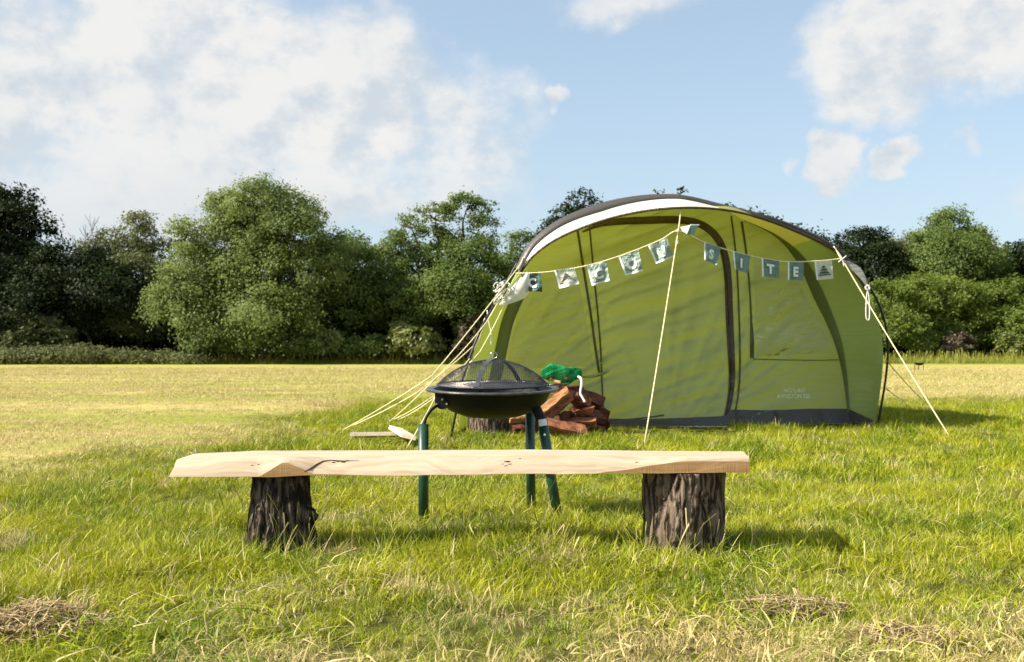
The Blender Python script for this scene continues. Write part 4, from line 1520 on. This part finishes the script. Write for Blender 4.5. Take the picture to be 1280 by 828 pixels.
def straw_heap():
    c = G(45, 790)
    m, t, o_ = material('dry_straw')
    ti = t.n('ShaderNodeAttribute', attribute_name='tint').outputs['Fac']
    col = t.mix(ti, (.16, .10, .05), (.52, .40, .22))
    s = t.n('ShaderNodeBsdfPrincipled', {'Base Color': col, 'Roughness': .9, 'Specular IOR Level': .15})
    t.nt.links.new(s.outputs[0], o_.inputs[0])
    for (cx, cy, rx, ry, h, n, lb) in ((c.x, c.y, .19, .14, .055, 1500, 'heap of dry brown grass clippings at the near left'),
                                       (G(985, 760).x, G(985, 760).y, .16, .10, .022, 500, 'thin scatter of dry brown clippings right of the right stump'),
                                       (G(1135, 800).x, G(1135, 800).y, .15, .09, .025, 500, 'dark dry clippings clump near the lower right corner')):
        rg = np.random.default_rng(int(n + cx * 100) % 1000)
        V, Fc, T = [], [], []
        for k in range(n):
            a = rg.uniform(0, 6.283); r = math.sqrt(rg.uniform())
            z = h * (1 - r * r) * rg.uniform(.3, 1) + .012 + float(gz(cx, cy))
            p = Vector((cx + rx * r * math.cos(a), cy + ry * r * math.sin(a), z))
            d = Vector((rg.normal(), rg.normal() * .7, rg.normal() * .25)).normalized() * rg.uniform(.02, .055)
            w = Vector((-d.y, d.x, .3 * rg.normal() * d.length)).normalized() * .0014
            bend = Vector((0, 0, rg.uniform(-.006, .010)))
            b0 = len(V)
            V += [p - d - w, p - d + w, p + bend - w, p + bend + w, p + d - w, p + d + w]
            Fc += [(b0, b0 + 1, b0 + 3, b0 + 2), (b0 + 2, b0 + 3, b0 + 5, b0 + 4)]
            T += [rg.uniform()] * 6
        o = mesh_np('straw_heap', np.array(V), np.array(Fc), m)
        at = o.data.attributes.new('tint', 'FLOAT', 'POINT'); at.data.foreach_set('value', np.array(T, dtype=np.float32))
        tag(o, lb, 'straw heap', 'heaps of dry clippings')


straw_heap()

# ------------------------------------------------------------------ trees
L_ASH = leaf_mat('ash_leaves', (.055, .100, .020), (.265, .320, .105), .45, .015)
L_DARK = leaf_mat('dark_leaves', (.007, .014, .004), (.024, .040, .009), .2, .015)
L_MID = leaf_mat('mid_leaves', (.040, .078, .013), (.180, .240, .052), .44, .02)
L_OLIVE = leaf_mat('olive_leaves', (.055, .076, .022), (.190, .205, .075), .38, .02)
L_HAW = leaf_mat('hawthorn_leaves', (.070, .120, .014), (.230, .290, .050), .42, .02)
L_BROWN = leaf_mat('russet_leaves', (.070, .050, .022), (.16, .12, .055), .3)
L_BRIGHT = leaf_mat('bright_leaves', (.10, .13, .016), (.20, .22, .04), .35)
M_TRUNK = bark_mat('tree_bark', (.03, .024, .018), (.09, .072, .055), (.16, .13, .10))
M_TWIG = simple('dead_twigs', (.26, .235, .20), .9)


def crown_mesh(name, blobs, n, size, mat, parent, seed, clump=.32, cl_per=70, squash=1.0):
    rg = np.random.default_rng(seed)
    extra = []
    for b in blobs:           # small sprays that break up the outline of each mass
        for _ in range(5):
            d = rg.normal(size=3); d /= np.linalg.norm(d)
            d[2] = abs(d[2]) * .9
            q = rg.uniform(.88, 1.26)
            rr = b[3] * rg.uniform(.14, .30)
            extra.append((b[0] + d[0] * b[3] * q, b[1] + d[1] * b[3] * q, b[2] + d[2] * b[4] * q, rr, rr * .75))
    blobs = list(blobs) + extra
    B = np.array([b[:3] for b in blobs]); Rr = np.array([b[3] for b in blobs]); Rz = np.array([(b[4] if len(b) > 4 else b[3]) for b in blobs])
    area = (Rr * (Rr + Rz)) ** .85
    pr = area / area.sum()
    ncl = max(20, int(cl_per * len(blobs) / 6 * 1.25))
    wb = rg.choice(len(blobs), ncl, p=pr)
    dirs = rg.normal(size=(ncl, 3)); dirs /= np.linalg.norm(dirs, axis=1, keepdims=True)
    dirs[:, 2] = np.where(dirs[:, 2] < -.55, -dirs[:, 2], dirs[:, 2])
    rad = rg.uniform(.55, 1.08, ncl) ** .8
    C = B[wb] + dirs * rad[:, None] * np.stack([Rr[wb], Rr[wb], Rz[wb]], 1)
    csz = clump * rg.uniform(.6, 1.5, ncl) * np.clip(Rr[wb], .5, 2.5)
    w = csz ** 2; w /= w.sum()
    k = rg.choice(ncl, n, p=w)
    off = rg.normal(size=(n, 3)) * (csz[k] * .5)[:, None] * np.array([1, 1, .62])
    p = C[k] + off
    p[:, 2] = np.maximum(p[:, 2], .05)
    nd = dirs[k] * .9 + rg.normal(size=(n, 3)) * .55 + np.array([0, 0, .35])
    nd /= np.linalg.norm(nd, axis=1, keepdims=True)
    a = np.cross(nd, rg.normal(size=(n, 3))); a /= np.linalg.norm(a, axis=1, keepdims=True)
    b = np.cross(nd, a)
    s = size * rg.uniform(.6, 1.3, n)[:, None]
    V = np.stack([p - a * s, p - b * s * .55 + nd * s * .12, p + a * s, p + b * s * .55 + nd * s * .12], 1).reshape(-1, 3)
    Fc = np.arange(n * 4).reshape(n, 4)
    o = mesh_np(name, V, Fc, mat, parent)
    at = o.data.attributes.new('tint', 'FLOAT', 'POINT')
    tv = np.clip(rg.uniform(0, 1, ncl)[k] * .6 + rg.uniform(0, .4, n), 0, 1)
    at.data.foreach_set('value', np.repeat(tv, 4).astype(np.float32))
    return o


def limb(b, p0, p1, r0, r1, rg, wob=.12, n=7):
    d = (Vector(p1) - Vector(p0))
    pts, rr = [], []
    for i in range(n):
        q = i / (n - 1)
        pts.append(Vector(p0) + d * q + Vector((rg.uniform(-1, 1), rg.uniform(-1, 1), rg.uniform(-.4, .6))) * wob * d.length * math.sin(math.pi * q) * .5)
        rr.append(r0 + (r1 - r0) * q)
    b.tube(pts, rr, 7, False)


def tree(kind, Y, u0, base_u, blobs_px, n, size, mat, label, seed, group=None, trunk_r=.22, cat='tree', clump=.32, cl_per=70, dspread=.8, trunk=True):
    """blobs_px: (u, v, radius_px[, vertical radius px]) of the crown masses as surveyed in the photograph"""
    rg = random.Random(seed)
    base = P(base_u, 440, Y); base.z = 0
    root = empty(kind, base, label, cat, group)
    k = Y / F
    blobs = []
    for bb in blobs_px:
        u, v, r = bb[:3]
        rz = bb[3] if len(bb) > 3 else r
        c = P(u, v, Y)
        blobs.append((c.x, Y + rg.uniform(-dspread, dspread) * r * k, c.z, r * k, rz * k))
    crown_mesh('crown', blobs, n, size, mat, root, seed, clump, cl_per)
    if trunk:
        b = MB()
        zc = sorted(q[2] for q in blobs)
        fork = Vector((base.x, Y, max(.6, .38 * zc[-1])))
        limb(b, (base.x, Y, -.1), fork, trunk_r, trunk_r * .7, rg, .04)
        for q in blobs:
            limb(b, fork - Vector((0, 0, rg.uniform(0, .4))), (q[0], q[1], q[2] + .3 * q[4]), trunk_r * .5, .02, rg)
            for _ in range(3):
                e = Vector((q[0] + rg.uniform(-.8, .8) * q[3], q[1] + rg.uniform(-.8, .8) * q[3], q[2] + rg.uniform(-.2, .95) * q[4]))
                limb(b, (q[0], q[1], q[2]), e, trunk_r * .16, .012, rg, .2, 5)
        b.build('trunk', M_TRUNK, root, True)
    return root


def bush(kind, Y, blobs_px, n, size, mat, label, seed, group=None, clump=.3, cl_per=60, cat='bush', dspread=.6):
    return tree(kind, Y, 0, sum(b[0] for b in blobs_px) / len(blobs_px), blobs_px, n, size, mat, label, seed, group, .06, cat, clump, cl_per, dspread)


HG = 'trees of the field boundary'
BG = 'bushes along the field edge'
# left boundary
tree('oak_tree', 62, 0, 5, [(10, 262, 34, 30), (35, 285, 30, 22), (-15, 300, 45, 45), (15, 330, 45, 40), (-40, 260, 45, 40), (40, 370, 40, 50), (-10, 390, 60, 50)], 40000, .12, L_DARK, 'tall black-green oak at the far left edge of the field', 11, HG, .35)
tree('hedge_tree', 60, 0, 95, [(70, 340, 36, 34), (110, 345, 40, 32), (90, 385, 50, 50), (145, 380, 42, 50), (50, 400, 46, 40)], 36000, .11, L_DARK, 'low dark tree mass between the tall oak and the olive willow', 12, HG, .25)
tree('willow_tree', 63, 0, 175, [(178, 288, 24, 21), (160, 315, 28, 20), (140, 305, 22, 20), (195, 320, 24, 24), (120, 322, 24, 18), (175, 355, 40, 34), (205, 370, 30, 40), (170, 400, 50, 40)], 40000, .095, L_OLIVE, 'rounded olive-grey willow left of the big pale ash', 13, HG, .25)
tree('ash_tree', 57, 0, 330, [(325, 262, 40, 32), (278, 256, 26, 16), (370, 270, 34, 28), (300, 285, 48, 34), (365, 300, 44, 34), (235, 300, 28, 26), (250, 335, 44, 36), (315, 340, 50, 40), (385, 345, 46, 40), (415, 320, 30, 32), (235, 385, 40, 36), (290, 395, 50, 40), (350, 400, 50, 42), (215, 360, 26, 26), (330, 425, 60, 24), (265, 425, 36, 22)], 125000, .092, L_ASH, 'big pale green spreading ash, tallest tree of the left boundary', 14, HG, .4, clump=.36, cl_per=50)
tree('hedge_tree', 61, 0, 440, [(430, 320, 34, 30), (455, 345, 34, 34), (480, 335, 30, 26), (440, 385, 46, 45), (485, 390, 44, 45), (405, 400, 40, 40)], 36000, .10, L_MID, 'dark green tree right beside the big ash', 15, HG, .25)
tree('field_maple', 60, 0, 545, [(545, 275, 26, 22), (585, 262, 26, 18), (512, 285, 20, 16), (500, 318, 30, 28), (600, 295, 26, 28), (545, 310, 34, 30), (590, 335, 38, 34), (525, 350, 40, 34), (570, 380, 46, 40), (620, 360, 30, 36), (500, 385, 40, 40), (610, 405, 40, 34)], 60000, .088, L_MID, 'feathery tree with dark forked trunk between the ash and the tent', 16, HG, .45, clump=.30, cl_per=48)
tree('hawthorn_tree', 64, 0, 650, [(650, 310, 22, 22), (635, 340, 26, 26), (665, 345, 28, 34), (650, 390, 40, 44)], 20000, .09, L_MID, 'slim tree half hidden behind the left shoulder of the tent', 17, HG, .2)
tree('oak_tree', 60, 0, 720, [(728, 258, 22, 20), (708, 272, 20, 16), (690, 295, 22, 20), (745, 280, 26, 22), (720, 310, 40, 40), (700, 370, 50, 60)], 26000, .10, L_DARK, 'dark oak rising behind the left curve of the tent roof', 18, HG, .3)
tree('poplar_tree', 66, 0, 850, [(824, 243, 8, 6), (852, 241, 9, 8), (840, 262, 20, 16), (850, 310, 40, 50), (905, 262, 12, 8), (915, 262, 6, 5), (960, 276, 8, 6), (990, 288, 12, 8), (930, 300, 40, 30), (1000, 330, 40, 40)], 15000, .13, L_DARK, 'dark tree whose tips just show over the top of the tent roof', 19, HG, .3)
# right boundary
tree('hedge_tree', 80, 0, 1078, [(1045, 305, 12, 12), (1075, 305, 26, 20), (1100, 308, 22, 20), (1060, 335, 28, 30), (1095, 345, 34, 36), (1070, 390, 40, 50)], 34000, .12, L_DARK, 'upright dark tree just right of the tent', 21, HG, .3)
tree('hedge_tree', 84, 0, 1140, [(1120, 312, 20, 16), (1142, 312, 22, 18), (1130, 345, 34, 34), (1150, 380, 44, 44)], 28000, .115, L_OLIVE, 'pale grey-green tree between the upright dark one and the round crown', 22, HG, .3)
tree('round_tree', 78, 0, 1195, [(1196, 286, 30, 26), (1170, 308, 26, 22), (1222, 305, 28, 24), (1190, 330, 40, 32), (1235, 335, 30, 28), (1155, 335, 24, 24), (1200, 365, 50, 36)], 50000, .11, L_MID, 'round crowned tree, tallest on the right of the tent', 23, HG, .4)
tree('hedge_tree', 80, 0, 1270, [(1275, 322, 22, 18), (1262, 340, 24, 20), (1300, 330, 40, 30), (1285, 370, 44, 40)], 16000, .16, L_DARK, 'dark tree at the right edge of the picture', 24, HG, .3)
HW = 'hawthorn hedge bushes at the right'
bush('hawthorn_bush', 74, [(1105, 385, 34, 34), (1140, 375, 32, 26), (1120, 415, 44, 34)], 34000, .10, L_HAW, 'yellow-green hawthorn bush nearest the tent', 31, HW)
bush('hawthorn_bush', 75, [(1180, 375, 34, 28), (1165, 400, 36, 36), (1195, 415, 40, 34)], 34000, .10, L_HAW, 'yellow-green hawthorn bush below the round crowned tree', 32, HW)
bush('hawthorn_bush', 74, [(1240, 378, 34, 26), (1275, 380, 30, 30), (1230, 405, 36, 36), (1270, 418, 40, 32)], 36000, .10, L_HAW, 'yellow-green hawthorn bush by the right edge', 33, HW)
bush('hawthorn_bush', 75, [(1320, 385, 40, 36), (1360, 400, 50, 44)], 14000, .15, L_HAW, 'hawthorn bush continuing past the right edge', 36, HW)
bush('elder_bush', 72, [(1198, 430, 17, 13), (1186, 436, 12, 10)], 2500, .12, L_BROWN, 'small russet brown bush at the foot of the right hedge', 34)
bush('bramble_bush', 72, [(1265, 432, 18, 14)], 3000, .12, L_BRIGHT, 'low bright green bush at the foot of the right hedge', 35)
# low growth on the left
bush('elder_bush', 58, [(50, 412, 26, 18), (30, 428, 30, 14), (78, 425, 20, 14)], 6000, .12, L_OLIVE, 'grey-green elder under the dark trees at the far left', 41, BG)
bush('nettle_bed', 56, [(-20, 448, 40, 9), (20, 447, 30, 9), (60, 446, 30, 9), (100, 445, 32, 11), (135, 446, 24, 11), (170, 448, 26, 8), (205, 449, 26, 8), (240, 450, 24, 6)], 16000, .08, L_OLIVE, 'long low nettle strip at the foot of the left trees', 42, BG, .3, 120, 'plant')
bush('bramble_bush', 57, [(515, 430, 26, 18), (540, 432, 16, 12), (505, 415, 14, 12)], 8000, .11, L_BRIGHT, 'sunlit yellow-green bramble in front of the feathery tree', 43, BG)
bush('elder_bush', 57, [(462, 435, 22, 14), (440, 438, 20, 12)], 6000, .11, L_MID, 'low green bush just left of the yellow-green bramble', 44, BG)
bush('elder_bush', 57, [(405, 432, 26, 18), (380, 438, 26, 12)], 7000, .12, L_ASH, 'pale low bush under the right side of the big ash', 45, BG)
bush('hazel_bush', 57, [(592, 422, 18, 26), (578, 436, 14, 12)], 3500, .10, L_BROWN, 'thin brownish bush just left of the tent pole', 46, BG)
# dark undergrowth that closes the gaps below the crowns
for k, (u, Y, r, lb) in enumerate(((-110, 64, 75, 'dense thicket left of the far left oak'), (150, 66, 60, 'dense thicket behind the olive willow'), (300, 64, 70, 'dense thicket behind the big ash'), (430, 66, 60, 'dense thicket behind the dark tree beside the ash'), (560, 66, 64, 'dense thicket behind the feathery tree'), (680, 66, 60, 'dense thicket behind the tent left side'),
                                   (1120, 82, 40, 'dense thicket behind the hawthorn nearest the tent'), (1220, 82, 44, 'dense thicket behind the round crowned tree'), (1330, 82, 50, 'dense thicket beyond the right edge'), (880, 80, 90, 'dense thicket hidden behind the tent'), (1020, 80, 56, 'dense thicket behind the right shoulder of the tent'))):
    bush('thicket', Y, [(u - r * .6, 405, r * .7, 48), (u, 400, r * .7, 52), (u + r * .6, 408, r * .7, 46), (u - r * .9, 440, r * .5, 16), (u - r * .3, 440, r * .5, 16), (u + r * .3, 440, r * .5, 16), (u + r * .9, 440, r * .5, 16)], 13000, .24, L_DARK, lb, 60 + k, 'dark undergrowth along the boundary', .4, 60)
# trees left of the view that throw their shade on the left boundary
for k, (x, y, h, lb) in enumerate(((-42, 58, 13, 'tall dark tree just beyond the left edge, nearer one'), (-51, 63, 15, 'tall dark tree beyond the left edge, farther one'))):
    u = 640 + x / y * F
    px = F / y
    v0 = 440 - (h - .7) * px
    tree('oak_tree', y, 0, u, [(u, v0 + 60, 70, 60), (u - 60, v0 + 110, 80, 70), (u + 60, v0 + 110, 70, 70), (u, v0 + 170, 100, 80)], 14000, .24, L_DARK, lb, 80 + k, HG, .4)


def bare_tree():
    base = P(108, 440, 62); base.z = 0
    root = empty('bare_tree', base, 'leafless pale twiggy tree standing above the hedge left of the willow', 'tree', HG)
    rg = random.Random(5)
    b = MB()

    def grow(p, d, L, r, lev):
        e = p + d * L
        limb(b, p, e, max(r, .016), max(r * .6, .014), rg, .15, 5)
        if lev == 0: return
        for _ in range(rg.choice((2, 3, 3))):
            nd = (d + Vector((rg.uniform(-.8, .8), rg.uniform(-.5, .5), rg.uniform(-.1, .6)))).normalized()
            grow(p + d * L * rg.uniform(.55, 1), nd, L * rg.uniform(.55, .8), r * .55, lev - 1)
    grow(Vector((base.x, base.y, -.1)), Vector((.05, 0, 1)), 4.6, .12, 0)
    grow(Vector((base.x + .2, base.y, 4.4)), Vector((-.25, 0, 1)).normalized(), 2.2, .06, 3)
    grow(Vector((base.x + .2, base.y, 4.4)), Vector((.35, 0, 1)).normalized(), 2.2, .06, 3)
    b.build('branches', M_TWIG, root)


bare_tree()
